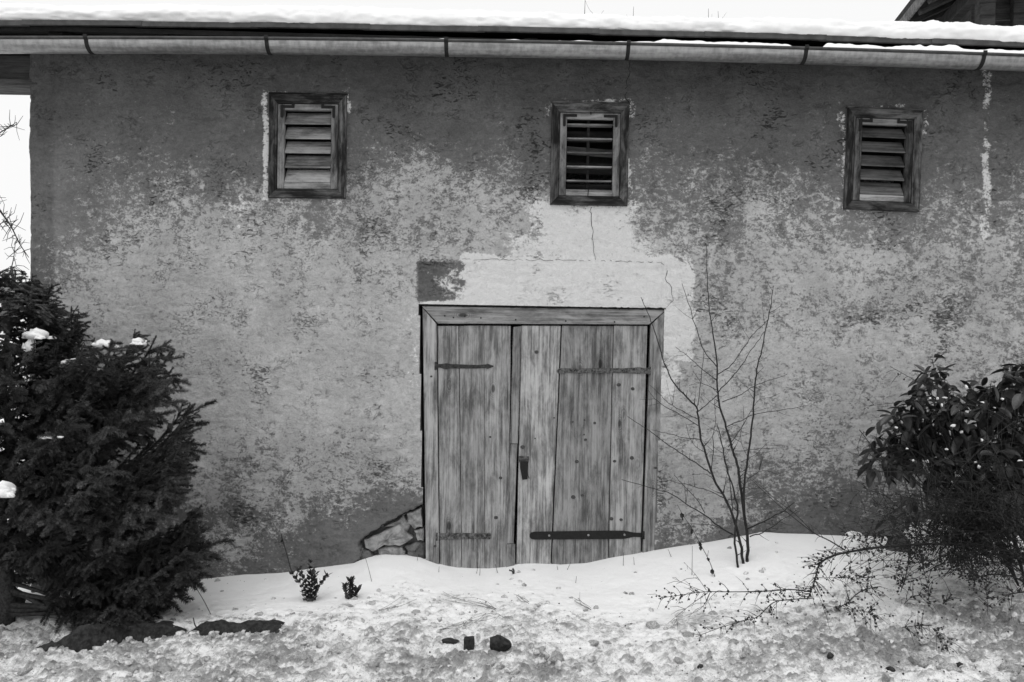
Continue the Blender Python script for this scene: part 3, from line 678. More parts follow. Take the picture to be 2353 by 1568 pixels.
# hasp: small iron plate with a black tongue hanging below
m = MB(); m.prism(wpoly([(1192, 1062), (1215, 1062), (1215, 1049), (1192, 1048)], .022), .012, .022); lt = m.build('latch_plate', M['rust'], leafR, .0015)
m = MB(); m.prism(wpoly([(1200, 1102), (1212, 1101), (1214, 1060), (1195, 1061), (1195, 1075)], .01), -.012, .004); m.build('latch_tongue', M['black_iron'], leafR, .003)
m = MB(); m.tube([P(1192, 1055, .006), P(1203, 1055, -.002), P(1216, 1055, .006)], .006, 6); m.build('latch_staple', M['rust'], leafR, smooth=True)
m = MB(); m.tube([P(1209, 1080, .004), P(1216, 1100, .006)], .004, 6); m.build('latch_pin', M['rust'], leafR)
def Z6(x, y): return ((1100 + x / 2.01) / 1.19, (800 + y / 2.01) / 1.19)
for zx, zy, r in ((738, 328, .014), (1190, 508, .014), (1267, 530, .013), (1058, 718, .010), (1002, 702, .006), (937, 712, .006), (1000, 782, .006), (1007, 810, .010), (1167, 928, .011), (1262, 910, .015), (662, 850, .015), (960, 930, .013), (940, 1125, .015), (990, 1115, .011), (1150, 1245, .014), (1203, 1250, .011), (515, 1238, .014), (730, 803, .006), (483, 795, .008), (160, 462, .009), (180, 548, .005), (180, 1395, .011), (835, 690, .006), (1390, 965, .011), (540, 1020, .012)):
    lfk = leafL if 200 < zx < 600 else (jl if zx < 200 else (jr if zx > 1340 else leafR)); yk = {leafL: .0265, leafR: .0225, jl: .0115, jr: .0115}[lfk]
    c = P(*Z6(zx, zy), yk); m = MB(); rr_ = random.Random(zx); ring = []
    for q, (f, dy_) in enumerate(((1, .004), (.92, .0), (.45, -.0012), (.05, -.0015))): ring.append([c + Vector((math.cos(a) * r * f * 1.15 * rr_.uniform(.85, 1.15), dy_, math.sin(a) * r * f * .95)) for a in [2 * math.pi * i / 12 for i in range(12)]])
    m.quad_loop(ring); m.build('knot', M['knot'], lfk)
# nail heads in the header
for x, yv in ((1022, 726), (1042, 730), (1068, 727), (1105, 731), (1185, 735), (1300, 738), (1412, 740), (1480, 728)):
    c = P(x, yv, .010); m = MB(); m.tube([c + Vector((0, .003, 0)), c + Vector((0, -.002, 0))], .0065, 7); m.build('nail_head', M['black_iron'], header)

# ---------------------------------------------------------------- neighbouring timber shed behind, upper right
shed = empty('timber_shed', (8.98, 8.61, 0)); shed.rotation_euler = (0, 0, math.radians(-9)); tag(shed, 'dark timber building with projecting rafter ends behind the snowy roof', 'building')
def sb(name, c, size, mat, rot=None, bev=.01):
    m = MB(); m.box((0, 0, 0), size); o = m.build(name, mat, shed, bev); o.location = Vector(c) - Vector((8.6, 9.0, 0))
    if rot: o.rotation_euler = rot
    return o
EX, EZ = 6.27, 7.1
sl = math.radians(-24)
sb('roof_slab', (EX + 2.3, 9.2, EZ + .10 + 2.3 * math.tan(-sl) + .1), (5.1, 7.6, .10), M['old_timber'], (0, sl, 0))
sb('verge_board', (EX + .0, 9.2, EZ + .1), (.035, 7.6, .24), M['grey_timber'])
for i in range(9):
    y = 6.25 + i * .46; sb('rafter', (EX + 1.2, y, EZ + .02 + 1.2 * math.tan(-sl)), (2.5, .15, .17), M['old_timber'], (0, sl, 0))
sb('wall_plate', (EX + .78, 9.3, EZ + .12), (.2, 6.6, .24), M['old_timber'])
sb('brace_beam', (EX + 1.75, 6.28, EZ + .20), (2.4, .22, .24), M['grey_timber'], (0, math.radians(-9), 0), .04)
sb('corner_post', (EX + .80, 6.45, 3.5), (.22, .22, 7.1), M['old_timber'])
sb('wall_post', (EX + 1.45, 6.9, 3.5), (.2, .14, 7.4), M['old_timber'])
sb('wall_post', (EX + 3.2, 6.9, 3.5), (.2, .14, 8.0), M['old_timber'])
for i in range(14): sb('wall_board', (EX + 3.0, 7.02, .35 + i * .62), (4.4, .05, .60), M['old_timber'], None, .004)
for i in range(12): sb('wall_board', (EX + .86, 9.8, .35 + i * .60), (.05, 5.6, .58), M['old_timber_y'], None, .004)

# ---------------------------------------------------------------- ground
base_px = [(-400, 1400), (-100, 1372), (100, 1362), (300, 1350), (450, 1337), (560, 1326), (650, 1320), (760, 1305), (810, 1298), (850, 1283), (880, 1278), (930, 1280), (965, 1285), (1000, 1298), (1050, 1309), (1120, 1311), (1160, 1307), (1195, 1298), (1230, 1298), (1290, 1304), (1350, 1299), (1400, 1287), (1450, 1280), (1505, 1268), (1600, 1254), (1680, 1242), (1750, 1228), (1850, 1231), (2000, 1236), (2200, 1232), (2500, 1228), (2900, 1225)]
bx_ = np.array([P(x, y, -.03).x for x, y in base_px]); bz_ = np.array([P(x, y, -.03).z for x, y in base_px])
def frontz(x): return -.07 + .055 * np.clip(x, -6, 6)
def g_smooth(x, y):
    d = np.clip(-y, 0, 99); w = np.exp(-(d / .75)**1.6)
    bz = np.interp(x, bx_, bz_); z = bz * w + frontz(x) * (1 - w)
    far = np.clip(-y - 8, 0, 1e4) * 0
    return z + far
def dirt_shade_map(x, y):
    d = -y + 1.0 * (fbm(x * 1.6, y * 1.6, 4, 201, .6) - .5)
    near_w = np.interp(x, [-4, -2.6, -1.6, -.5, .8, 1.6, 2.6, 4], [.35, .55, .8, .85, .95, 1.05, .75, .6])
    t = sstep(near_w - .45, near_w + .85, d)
    return np.clip(t * (.72 + .6 * (fbm(x * 1.7, y * 2.2, 3, 207) - .45)) * (1 + .4 * sstep(1.2, 3.2, x)) * (1 + .2 * sstep(-2, -3.4, x)), 0, 1)  # slush dirt; gain at far right and left paints in bush, tree and vignette shade
LED = [(62, 1502, .010), (110, 1508, .035), (165, 1508, .085), (230, 1492, .075), (300, 1480, .06), (370, 1468, .045), (425, 1460, .03), (480, 1464, .035), (535, 1466, .042), (590, 1458, .03), (642, 1450, .008)]
def ground_flat(px, py):
    Y = -1.0
    for _ in range(14):
        p = P(px, py, Y); z = float(g_smooth(np.array([p.x]), np.array([Y]))[0]); v = (p.z - EYE.z) / (Y - EYE.y); Y2 = EYE.y + (z - EYE.z) / v; Y = .5 * Y + .5 * min(max(Y2, -4), -.03)
    return P(px, py, Y)
_lp = [ground_flat(a, b) for a, b, h in LED]; LEX = np.array([p.x for p in _lp]); LEY = np.array([p.y for p in _lp]); LEH = np.array([h * 1.3 for a, b, h in LED])
def ledge_y(x): return np.interp(x, LEX, LEY)
def ledge_h(x): return np.interp(x, LEX, LEH, 0, 0)
def g_full(x, y, lumps=False):
    x = x + .02 * (vnoise(x * 9, y * 9, 251) - .5); y = y + .02 * (vnoise(x * 9, y * 9, 257) - .5)
    z = g_smooth(x, y); dm = dirt_shade_map(x, y); fade = np.exp(-np.clip(np.abs(x) - 5, 0, None)) * np.exp(-np.clip(-y - 3.4, 0, None))
    z = z + .022 * (fbm(x * 2.2, y * 2.2, 3, 211) - .5) + .016 * (fbm(x * 8, y * 8, 4, 215, .6) - .5) * sstep(.05, .5, -y)
    wk, hid = worley(x * 16, y * 16, 221); wk2, hid2 = worley(x * 36, y * 36, 231)
    cl = np.clip(1 - wk / .6, 0, 1)**.5 * (hid > .55) * .036 * hid + np.clip(1 - wk2 / .62, 0, 1)**.5 * (hid2 > .45) * .016
    z = z + dm * fade * (cl + .11 * (fbm(x * 3.4, y * 4.4, 4, 241, .62) - .5) + .048 * (fbm(x * 20, y * 20, 4, 247, .7) - .5))
    if lumps: return z, cl / .036
    # bank that ends in the dark stone ledge at the left
    ly = ledge_y(x) + .07; z = z + ledge_h(x) * .92 * sstep(ly - .03, ly + .05, y) * np.exp(-np.clip(y - ly - .05, 0, 9) * 2.2)
    # foot of the drift against wall
    return z
def axis(lo, hi, h, far, n):
    core = np.arange(lo, hi, h); q = np.geomspace(1, far / h, n); a = lo - h * np.cumsum(np.ones(n)) * 0 - (q - 1) * h - h; b = hi + (q - 1) * h + h
    return np.concatenate([a[::-1], core, b])
gxa = axis(-4.1, 4.1, .0105, 400, 60)
core = np.arange(-2.5, .03, .0105); q = np.geomspace(1, 400 / .0105, 60)
gya = np.concatenate([(-2.5 - q * .0105)[::-1], core, .03 + q * .0105])
GX, GYY = np.meshgrid(gxa, gya); GZZ = g_full(GX, GYY)
bar = sstep(.0, .2, GYY); GZZ = GZZ * (1 - bar) + bar * (np.interp(GX, bx_, bz_) - .02)
GZZ = np.where((np.abs(GX) > 40) | (np.abs(GYY) > 40), -.2, GZZ)
DM = dirt_shade_map(GX, GYY); DM = np.where(GYY > .3, .2, DM); DM *= np.exp(-np.clip(np.abs(GYY) - 4, 0, 99) / 3)
me = np_mesh('snow_ground', np.stack([GX, GYY, GZZ], -1).reshape(-1, 3), grid_faces(len(gya), len(gxa)))
for nme, arr in (('dirt_shade', DM), ('lumps', g_full(GX, GYY, True)[1])):
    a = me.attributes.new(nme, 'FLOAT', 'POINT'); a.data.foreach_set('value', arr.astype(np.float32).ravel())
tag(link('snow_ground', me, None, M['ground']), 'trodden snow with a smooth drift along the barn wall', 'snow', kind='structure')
def gz(x, y): return float(g_full(np.array([x]), np.array([y]))[0])
def GP(px, py, it=14):
    """point of the ground seen at a spot of the photo"""
    Y = -1.0
    for _ in range(it):
        p = P(px, py, Y); z = float(g_smooth(np.array([p.x]), np.array([Y]))[0]); v = (p.z - EYE.z) / (Y - EYE.y)
        Y2 = EYE.y + (z - EYE.z) / v; Y = .5 * Y + .5 * min(max(Y2, -4), -.03)
    p = P(px, py, Y); p.z = gz(p.x, Y); return p

# ---------------------------------------------------------------- clods
Vs, Fs, off = [], [], 0; V0, F0 = ico(2); nclod = 0
var1 = [lump(1, 300 + k, .75, (1, 1, .75), 2.3, .7) for k in range(12)]
var = [lump(2, 300 + k, .75, (1, 1, .75), 2.3, .7) for k in range(12)]
NC = 15000; cxs = rng.uniform(-4.4, 4.4, NC); cys = -rng.uniform(.12, 2.7, NC); keep = rng.random(NC) < dirt_shade_map(cxs, cys)**1.1 * .62 + .02
cxs = cxs[keep]; cys = cys[keep]; czs = g_full(cxs, cys)
for x, y, z in zip(cxs, cys, czs):
    r = .0035 + .022 * rng.random()**3.6; Vv, Ff = var[rng.integers(12)] if r > .009 else var1[rng.integers(12)]; a = rng.random() * 6.28
    c, s_ = math.cos(a), math.sin(a); R = np.array([[c, -s_, 0], [s_, c, 0], [0, 0, 1]]) * r * rng.uniform(.8, 1.25, 3)[None, :]
    Vs.append(Vv @ R.T + np.array([x, y, z + r * .05])); Fs.append(Ff + off); off += len(Vv)
me = np_mesh('snow_crumbs', np.concatenate(Vs), np.concatenate(Fs))
tag(link('snow_crumbs', me, None, M['clod']), 'small grey crumbs of icy snow scattered over the foreground', 'snow', kind='stuff')
cm = []
for k in range(7):
    Vv, Ff = lump(3, 400 + k, .75, (1, .9, .75), 2.4, .55); mm = np_mesh('snow_clod', Vv, Ff); mm.materials.append(M['clod_grey'] if k % 3 == 0 else M['clod']); cm.append(mm)
big = [(2115, 1530, .07), (1490 + 330, 1490, .085), (1790, 1465, .06), (1585, 1465, .05), (1500, 1440, .06), (1360, 1480, .055), (1395, 1475, .035), (1690, 1490, .05), (1880, 1545, .05), (1200, 1405, .03), (1345, 1405, .025), (955, 1410, .04), (800, 1395, .035), (905, 1395, .025), (540, 1410, .04), (510, 1362, .03), (500, 1338, .03), (770, 1435, .03), (1820, 1500, .06), (1950, 1540, .055), (2000, 1500, .06), (2250, 1510, .07), (2290, 1480, .05), (1900, 1430, .04), (1720, 1440, .05), (1640, 1415, .045), (1240, 1500, .045), (1280, 1525, .05), (1330, 1545, .04), (990, 1540, .05), (860, 1530, .045), (700, 1515, .05), (610, 1530, .055), (470, 1520, .045), (300, 1545, .06), (180, 1535, .05), (60, 1540, .06), (185, 1408, .05), (260, 1410, .035), (30, 1420, .04), (1440, 1520, .05), (1560, 1520, .05), (2080, 1470, .045), (2180, 1545, .06), (2320, 1540, .06), (380, 1540, .05), (1100, 1530, .035), (1180, 1545, .04)]
for i, (px, py, r) in enumerate(big):
    p = GP(px, py); o = link('snow_clod', cm[i % 7]); o.location = p + Vector((0, 0, -r * .12)); s = r * random.uniform(.75, 1.05) * .8
    o.scale = (s * random.uniform(.9, 1.2), s, s * random.uniform(.7, 1)); o.rotation_euler = (random.uniform(-.4, .4), random.uniform(-.4, .4), random.uniform(0, 6.28))
    tag(o, 'rounded lump of grey crusted snow lying in the trodden foreground', 'snow lump', 'lumps of crusted snow in the foreground')
# dark stones
def stone_thing(px, py, r, seed, label, sc=(1, 1, 1), dz=.25, mat='rock', rot=0, facet=1.0, name='stone', rough=.4):
    Vv, Ff = lump(3, seed, rough, sc, 1.2, facet); o = link(name, np_mesh(name, Vv * r, Ff, False), None, M[mat]); p = GP(px, py); o.location = p + Vector((0, 0, r * dz)); o.rotation_euler = (0, 0, rot); return tag(o, label, 'stone')
stone_thing(1147, 1496, .062, 501, 'angular dark stone on the foreground snow, the largest of three', (1.15, .8, .95), .45)
m = MB(); m.quad_loop([[(-.032, -.028, -.03), (.03, -.03, -.03), (.033, .028, -.03), (-.028, .03, -.03)], [(-.028, -.026, .03), (.032, -.028, .03), (.034, .026, .03), (-.026, .028, .03)], [(-.03, -.022, .062), (.026, -.026, .068), (.03, .026, .066), (-.028, .024, .06)]])
o = m.build('stone', M['rock'], None, .005); o.location = GP(1077, 1487); tag(o, 'small dark upright block standing beside the largest stone', 'stone')
stone_thing(1032, 1480, .04, 503, 'flat dark stone half sunk in snow left of the upright block', (1.3, .8, .5), .1)
stone_thing(1908, 1518, .022, 504, 'small dark clod of earth right of centre on the trodden snow', (1, .8, .9), .3, 'soil')
stone_thing(1609, 1532, .018, 505, 'small dark crumb of earth on the snow, right of the stones', (1, .8, 1.1), .3, 'soil')
stone_thing(2205, 1530, .022, 506, 'dark rounded clod of earth at the lower right', (1, .9, .8), .3, 'soil')
stone_thing(2045, 1540, .022, 507, 'dark lump of earth near the bottom edge, lower right', (1.2, .9, .8), .2, 'soil')
stone_thing(15, 1392, .14, 508, 'dark stone at the foot of the spruce trunk', (1.1, .8, .6), .2)
stone_thing(2085, 1262, .16, 509, 'grey stone with a snow cap under the leafy shrub', (1.2, .7, .7), .1, 'stone_dark')
# stone ledge
def ledge(x0, x1, seed, label):
    n = 60; rows = []; xs = np.linspace(x0, x1, n)
    for t, (oy, f, sink) in enumerate([(.16, .70, -.03), (.115, .98, 0), (.075, 1.0, .004), (.045, .86, 0), (.03, .6, 0), (.015, .3, 0), (.0, .0, -.01), (-.01, 0, -.06)]):
        r = []
        for i, x in enumerate(xs):
            no = float(fbm(np.array([x * 11.0]), np.array([t * 1.1 + seed]), 4, seed)[0]) - .5; e = min(1, 8 * i / (n - 1), 8 * (n - 1 - i) / (n - 1))
            yb = float(ledge_y(x)); zb = float(g_smooth(np.array([x]), np.array([yb]))[0]); h = float(ledge_h(x)) * e + .006
            rg = (float(fbm(np.array([x * 16.0]), np.array([seed * 1.0]), 4, seed + 2, .65)[0]) - .5); tp_ = (float(fbm(np.array([x * 7.0]), np.array([seed * 2.0]), 3, seed + 4, .6)[0]) - .5)
            r.append((x, yb + oy + no * .04 + rg * .10 * (1 - f), zb + h * f * (1 + .7 * tp_) + sink + no * .04 * (t < 6)))
        rows.append(r)
    me = np_mesh('rock_ledge', np.array(rows).reshape(-1, 3), grid_faces(len(rows), n), False); o = link('rock_ledge', me, None, M['rock']); return tag(o, label, 'rock')
ledge(LEX[0], LEX[6] - .01, 3, 'long dark rock edge showing through the snow below the spruce')
ledge(LEX[6] + .01, LEX[-1], 8, 'shorter dark rock edge ending in the snow right of the long one')
# broken snow along the foot of the ledge
Vl, Fl, k_ = [], [], 0
for i in range(120):
    x = rng.uniform(LEX[0] - .05, LEX[-1] + .05); y = float(ledge_y(x)) + rng.uniform(-.07, .035); r = .006 + .022 * rng.random()**2.5; Vv, Ff = var[rng.integers(12)]
    Vl.append(Vv * r * rng.uniform(.8, 1.3, 3) + np.array([x, y, float(g_full(np.array([x]), np.array([y]))[0]) + r * .2])); Fl.append(Ff + k_); k_ += len(Vv)
tag(link('ledge_crumbs', np_mesh('ledge_crumbs', np.concatenate(Vl), np.concatenate(Fl)), None, M['clod']), 'broken crumbs of white snow along the foot of the rock edge', 'snow', kind='stuff')
# snow mounds by the wall at right
for px, py, r, sc, lab in ((1938, 1232, .10, (1, .7, .9), 'small white snow mound against the wall, left of the leafy shrub'), (2095, 1225, .17, (1.25, .7, .8), 'large white snow mound in front of the leafy shrub'), (2215, 1235, .1, (1.2, .7, .7), 'low snow mound under the leafy shrub, half hidden by twigs')):
    p = GP(px, py + 10); Vv, Ff = lump(4, int(px), .22, sc, 1.1); o = link('snow_mound', np_mesh('snow_mound', Vv * r, Ff), None, M['snow']); o.location = (p.x, -.32, gz(p.x, -.32) + r * .5); tag(o, lab, 'snow mound')

#PLANTS
# ---------------------------------------------------------------- spruce
def needles(poly, per_m, ln, rr, V, wd=.0034):
    """needles round a shoot given by a polyline (k,3)"""
    seg = np.diff(poly, axis=0); L = np.linalg.norm(seg, axis=1); tot = L.sum(); n = max(8, int(per_m * tot))
    t = rr.random(n) * tot; cum = np.concatenate([[0], np.cumsum(L)]); k = np.clip(np.searchsorted(cum, t) - 1, 0, len(L) - 1)
    f = ((t - cum[k]) / L[k])[:, None]; p = poly[k] * (1 - f) + poly[k + 1] * f; d = seg[k] / L[k][:, None]
    r = rr.normal(size=(n, 3)); r[:, 2] += .25; r -= (r * d).sum(1)[:, None] * d; r /= np.linalg.norm(r, axis=1)[:, None]
    q = d * rr.uniform(.45, .95, (n, 1)) + r * .85; q /= np.linalg.norm(q, axis=1)[:, None]
    w = np.cross(q, rr.normal(size=(n, 3))); w /= np.linalg.norm(w, axis=1)[:, None]
    l = ln * rr.uniform(.75, 1.15, (n, 1)) * (1 - .45 * np.clip((t / tot - .8) / .2, 0, 1))[:, None]
    V.append(np.stack([p - w * wd / 2, p + w * wd / 2, p + q * l], 1).reshape(-1, 3))

def arc(p, d, L, droop, n=5, up=0):
    d = d / np.linalg.norm(d); t = np.linspace(0, 1, n)[:, None]
    return p + d * t * L + np.array([0, 0, 1]) * (-droop * t**1.7 + up * t**3) * L

def limb_mesh(seed, dens=1.0, start=.10):
    rr = np.random.default_rng(seed); V = []; mb = MB()
    t = np.linspace(0, 1, 12); wob = .045 * np.sin(t * 5 + seed) * t
    ax = np.stack([t, wob, -.13 * np.sin(t * math.pi) + .02 * np.sin(t * 9 + seed) - .05 * t + .05 * t**4], 1)
    mb.tube(ax, list(np.interp(t, [0, 1], [.016, .004])), 5); needles(ax[3:], 1500, .023, rr, V)
    tt = start
    while tt < .97:
        i = min(int(tt * 11), 10); p = ax[i] + (ax[i + 1] - ax[i]) * (tt * 11 - i)
        for s in (-1, 1):
            if rr.random() < .08: continue
            L = (.34 * (1 - tt)**.8 + .09) * rr.uniform(.7, 1.15); an = math.radians(rr.uniform(36, 58))
            d = np.array([math.cos(an), s * math.sin(an), rr.uniform(-.25, .12)]); sec = arc(p, d, L, rr.uniform(.03, .24), 6, .08)
            mb.tube(sec, list(np.linspace(.006, .0025, 6)), 4); needles(sec, 1600 * dens, .026, rr, V)
            u = .10
            while u < L - .02:
                j = min(int(u / L * 5), 4); pp = sec[j] + (sec[j + 1] - sec[j]) * (u / L * 5 - j); dd = sec[j + 1] - sec[j]; dd /= np.linalg.norm(dd)
                side = np.array([-dd[1], dd[0], 0])
                for s2 in (-1, 1):
                    if rr.random() < .15: continue
                    l2 = min((L - u) * .55 + .04, .16) * rr.uniform(.7, 1.2); d2 = dd * .8 + side * s2 * rr.uniform(.5, .8) + np.array([0, 0, rr.uniform(-.5, .05)])
                    sh = arc(pp, d2, l2, rr.uniform(.1, .45), 4); needles(sh, 1900 * dens, .025, rr, V)
                u += rr.uniform(.055, .085)
        if rr.random() < .5:
            sh = arc(p, np.array([.8, rr.uniform(-.3, .3), .7]), rr.uniform(.06, .12), .1, 4); needles(sh, 1400, .020, rr, V)
        tt += rr.uniform(.075, .105)
    tv = np.concatenate(V); nb = len(mb.v); fq = mb.f
    me = bpy.data.meshes.new('branch')
    allv = np.concatenate([np.array([tuple(v) for v in mb.v]), tv]).astype(np.float32)
    tf = nb + np.arange(len(tv)).reshape(-1, 3)
    loops = []; starts = []; c = 0
    for f in fq: starts.append(c); loops.extend(f); c += len(f)
    starts = np.concatenate([np.array(starts), c + 3 * np.arange(len(tf))]).astype(np.int32); loops = np.concatenate([np.array(loops), tf.ravel()]).astype(np.int32)
    me.vertices.add(len(allv)); me.vertices.foreach_set('co', allv.ravel()); me.loops.add(len(loops)); me.loops.foreach_set('vertex_index', loops)
    me.polygons.add(len(starts)); me.polygons.foreach_set('loop_start', starts)
    mi = np.concatenate([np.ones(len(fq)), np.zeros(len(tf))]).astype(np.int32)
    me.materials.append(M['needle']); me.materials.append(M['bark']); me.update(calc_edges=True); me.polygons.foreach_set('material_index', mi)
    return me
LIMBS = [limb_mesh(700 + k) for k in range(8)]; LIMBS2 = [limb_mesh(740 + k, 1.0, .40) for k in range(4)]
TY = -.85; tb = P(8, 1385, TY); tt_ = P(22, 612, TY)
tb.z = gz(tb.x, TY) - .05
spruce = empty('spruce_tree', tb); tag(spruce, 'dark bushy young spruce with snow clumps at the barn corner', 'tree')
m = MB(); n = 14; tp = [tb.lerp(tt_, i / n) + Vector((.03 * math.sin(i * 1.1), .02 * math.cos(i), 0)) for i in range(n + 1)]
m.tube([p - tb for p in tp], list(np.linspace(.055, .008, n + 1)), 8); m.build('trunk', M['bark'], spruce, smooth=True)
def put_limb(a, tip, k, roll=0, sc=1.0, low=False):
    d = tip - a; L = d.length; x = d.normalized(); y = Vector((0, 0, 1)).cross(x); y.normalize(); z = x.cross(y)
    R = Matrix((x, y, z)).transposed().to_4x4() @ Matrix.Rotation(roll, 4, 'X')
    o = link('branch', LIMBS2[k % 4] if low else LIMBS[k % 8], spruce); sw = max(.6, min(1.25, L)) * sc
    o.matrix_local = Matrix.Translation(a - tb) @ R @ Matrix.Diagonal((L, sw, sw, 1))
def on_trunk(py): 
    f = (1385 - py) / (1385 - 612); f = min(max(f, .03), .97); return tb.lerp(tt_, f)
# limbs that draw the right-hand outline: tip in the photo, height of the joint, depth of the tip
TIPS = [(104, 652, 830, -.80), (176, 716, 850, -.95), (60, 640, 740, -.7), (150, 735, 860, -.6), (205, 790, 930, -1.1), (215, 775, 940, -.7), (350, 768, 1000, -.75), (382, 800, 1000, -.95), (390, 838, 1010, -.7), (386, 868, 1010, -1.1), (360, 885, 1015, -.85), (275, 790, 980, -1.1),
        (445, 936, 1215, -.85), (442, 965, 1215, -1.05), (438, 1000, 1225, -.75), (428, 1030, 1225, -1.1), (395, 1058, 1230, -.9), (250, 985, 1080, -1.1), (215, 1050, 1110, -1.3), (270, 1075, 1140, -1.3), (180, 960, 1040, -1.3), (140, 1080, 1120, -1.2),
        (458, 1162, 1375, -.9), (466, 1200, 1365, -1.05), (485, 1248, 1335, -.95), (468, 1278, 1330, -1.1), (445, 1298, 1310, -.95), (400, 1318, 1300, -1.0), (350, 1325, 1290, -1.05), (290, 1320, 1280, -1.05), (230, 1290, 1240, -1.05), (120, 1262, 1190, -1.0), (50, 1262, 1200, -.95), (180, 1275, 1200, -1.0), (300, 1250, 1250, -1.2), (150, 1240, 1200, -1.1), (60, 1215, 1180, -1.0)]
for i, (px, py, jy, Y) in enumerate(TIPS):
    a_ = on_trunk(jy); t_ = P(px, py, Y); put_limb(a_, t_, i, random.uniform(-.3, .3), 1.0, jy > 1280 or 1150 < jy)
    for q in range(2):
        s_ = a_.lerp(t_, random.uniform(.42, .6)); e_ = P(px + random.uniform(-45, -4), py + random.uniform(-14, 18), Y + random.uniform(-.18, .18)); put_limb(s_, e_, i + q + 2, random.uniform(-.5, .5), .62 / max(.6, min(1.25, (e_ - s_).length)))
hs_ = [0, .35, .8, 1.25, 1.6, 1.75, 1.9, 2.15]; ls_ = [.8, 1.15, 1.05, 1.05, .9, .62, .40, .2]
nl = 84
for i in range(nl):
    h = .28 + 1.85 * (i + .5) / nl; az = i * 2.39996 + random.uniform(-.3, .3)
    if abs((az + math.pi) % (2 * math.pi) - math.pi) < .6: az += 1.3
    L = np.interp(h, hs_, ls_) * random.uniform(.75, 1.05); a = tb.lerp(tt_, min(.98, h / 2.2)); dx, dy = math.cos(az), math.sin(az)
    if dy > 0: L = min(L, .72 / max(dy, .1))
    if dy < -.2 and h < .85: continue
    if dx > .2: L *= .55
    if h < .5 and dx > -.3: continue
    rise = np.interp(h, [0, .5, 1.2, 2.0], [-.02, .05, .14, .7]); put_limb(a, a + Vector((dx * L, dy * L, rise * L)), i + 3, random.uniform(-.4, .4))
# snow caps on the spruce
for i, (px, py, Y, r, sc, lab) in enumerate([(84, 770, -.98, .058, (1.35, .9, .8), 'large white snow clump on the upper left of the spruce'), (70, 800, -.98, .05, (.7, .8, 1.5), 'white snow trickling down the spruce below the large clump'), (244, 792, -.9, .055, (1.25, .9, .75), 'rounded snow clump resting on a middle spruce bough'), (316, 786, -.9, .04, (1, .9, .85), 'smaller snow clump near the tip of the spruce bough'),
        (12, 676, -.85, .05, (1, .9, 1.1), 'snow clump at the top of the spruce by the frame edge'), (25, 722, -.9, .05, (1.5, 1, .5), 'flat snow pad near the top of the spruce'), (168, 832, -1.0, .04, (1.3, .9, .6), 'small snow pad between two spruce boughs'), (5, 1128, -1.6, .075, (1, .9, .8), 'snow clump on a low spruce bough at the left edge'), (118, 1005, -1.35, .03, (1.6, .9, .4), 'thin snow pad in the middle of the spruce')]):
    Vl, Fl, rc = [], [], np.random.default_rng(620 + i)
    for k in range(10):
        Vv, Ff = lump(3, 620 + i * 11 + k, .5, sc, 1.9); Vv = Vv * (.7 if k == 0 else rc.uniform(.15, .5)) + (0 if k == 0 else 1) * np.array([rc.uniform(-1.4, 1.4) * sc[0], rc.uniform(-.6, .6), rc.uniform(-.9, .25) * sc[2]]) * .8; Vv[:, 2] = np.where(Vv[:, 2] < -.35, -.35 + (Vv[:, 2] + .35) * .3, Vv[:, 2]); Vl.append(Vv); Fl.append(Ff + k * len(Vv))
    Vv = np.concatenate(Vl); Ff = np.concatenate(Fl); o = link('snow_clump', np_mesh('snow_clump', Vv * r * 1.15, Ff), None, M['snow']); o.location = P(px, py, Y + .0); tag(o, lab, 'snow clump', 'snow clumps on the spruce')

# ---------------------------------------------------------------- bare shrub by the door, traced stems
def Z1(x, y): return ((1700 + x / 1.712) / 1.19, (650 + y / 1.712) / 1.19)
def stems_thing(name, label, cat, base, stems, depth, r_scale, twig_mat, twig_n, seed, zf=Z1, group=None):
    """stems: list of (points in zoom px, r0, r1, depth drift); one mesh per stem"""
    rr = random.Random(seed); root = empty(name, base); tag(root, label, cat, group)
    for k, (pts, r0, r1, dr, nm) in enumerate(stems):
        L = len(pts); pp = []
        for i, q in enumerate(pts):
            px, py = zf(*q); pp.append(P(px, py, depth + dr[0] + (dr[1] - dr[0]) * i / (L - 1)) - base)
        c = crom(pp, 4); n = len(c); c = [p + Vector((rr.gauss(0, .0022), rr.gauss(0, .004), rr.gauss(0, .0022))) if 0 < i < n - 1 else p for i, p in enumerate(c)]
        mb = MB(); rad = [(r0 + (r1 - r0) * (i / (n - 1))) * r_scale for i in range(n)]; mb.tube(c, rad, 6)
        # short side twigs and buds
        for _ in range(int(twig_n * len(pts))):
            i = rr.randrange(1, n - 1); t = (c[i + 1] - c[i - 1]).normalized(); side = Vector((t.z, rr.uniform(-.6, .6), -t.x)) * rr.choice((-1, 1)); d = (t * rr.uniform(.3, .8) + side * .7).normalized(); l = rr.uniform(.02, .16) if rr.random() < .5 else .012
            q1 = c[i] + d * l * .5 + Vector((0, 0, .006)); q2 = c[i] + d * l + Vector((0, 0, l * .2)); mb.tube([c[i], q1, q2], [rad[i] * .5 + .0006, .0014, .0009], 4)
        mb.build(nm, M[twig_mat], root, smooth=True)
    return root
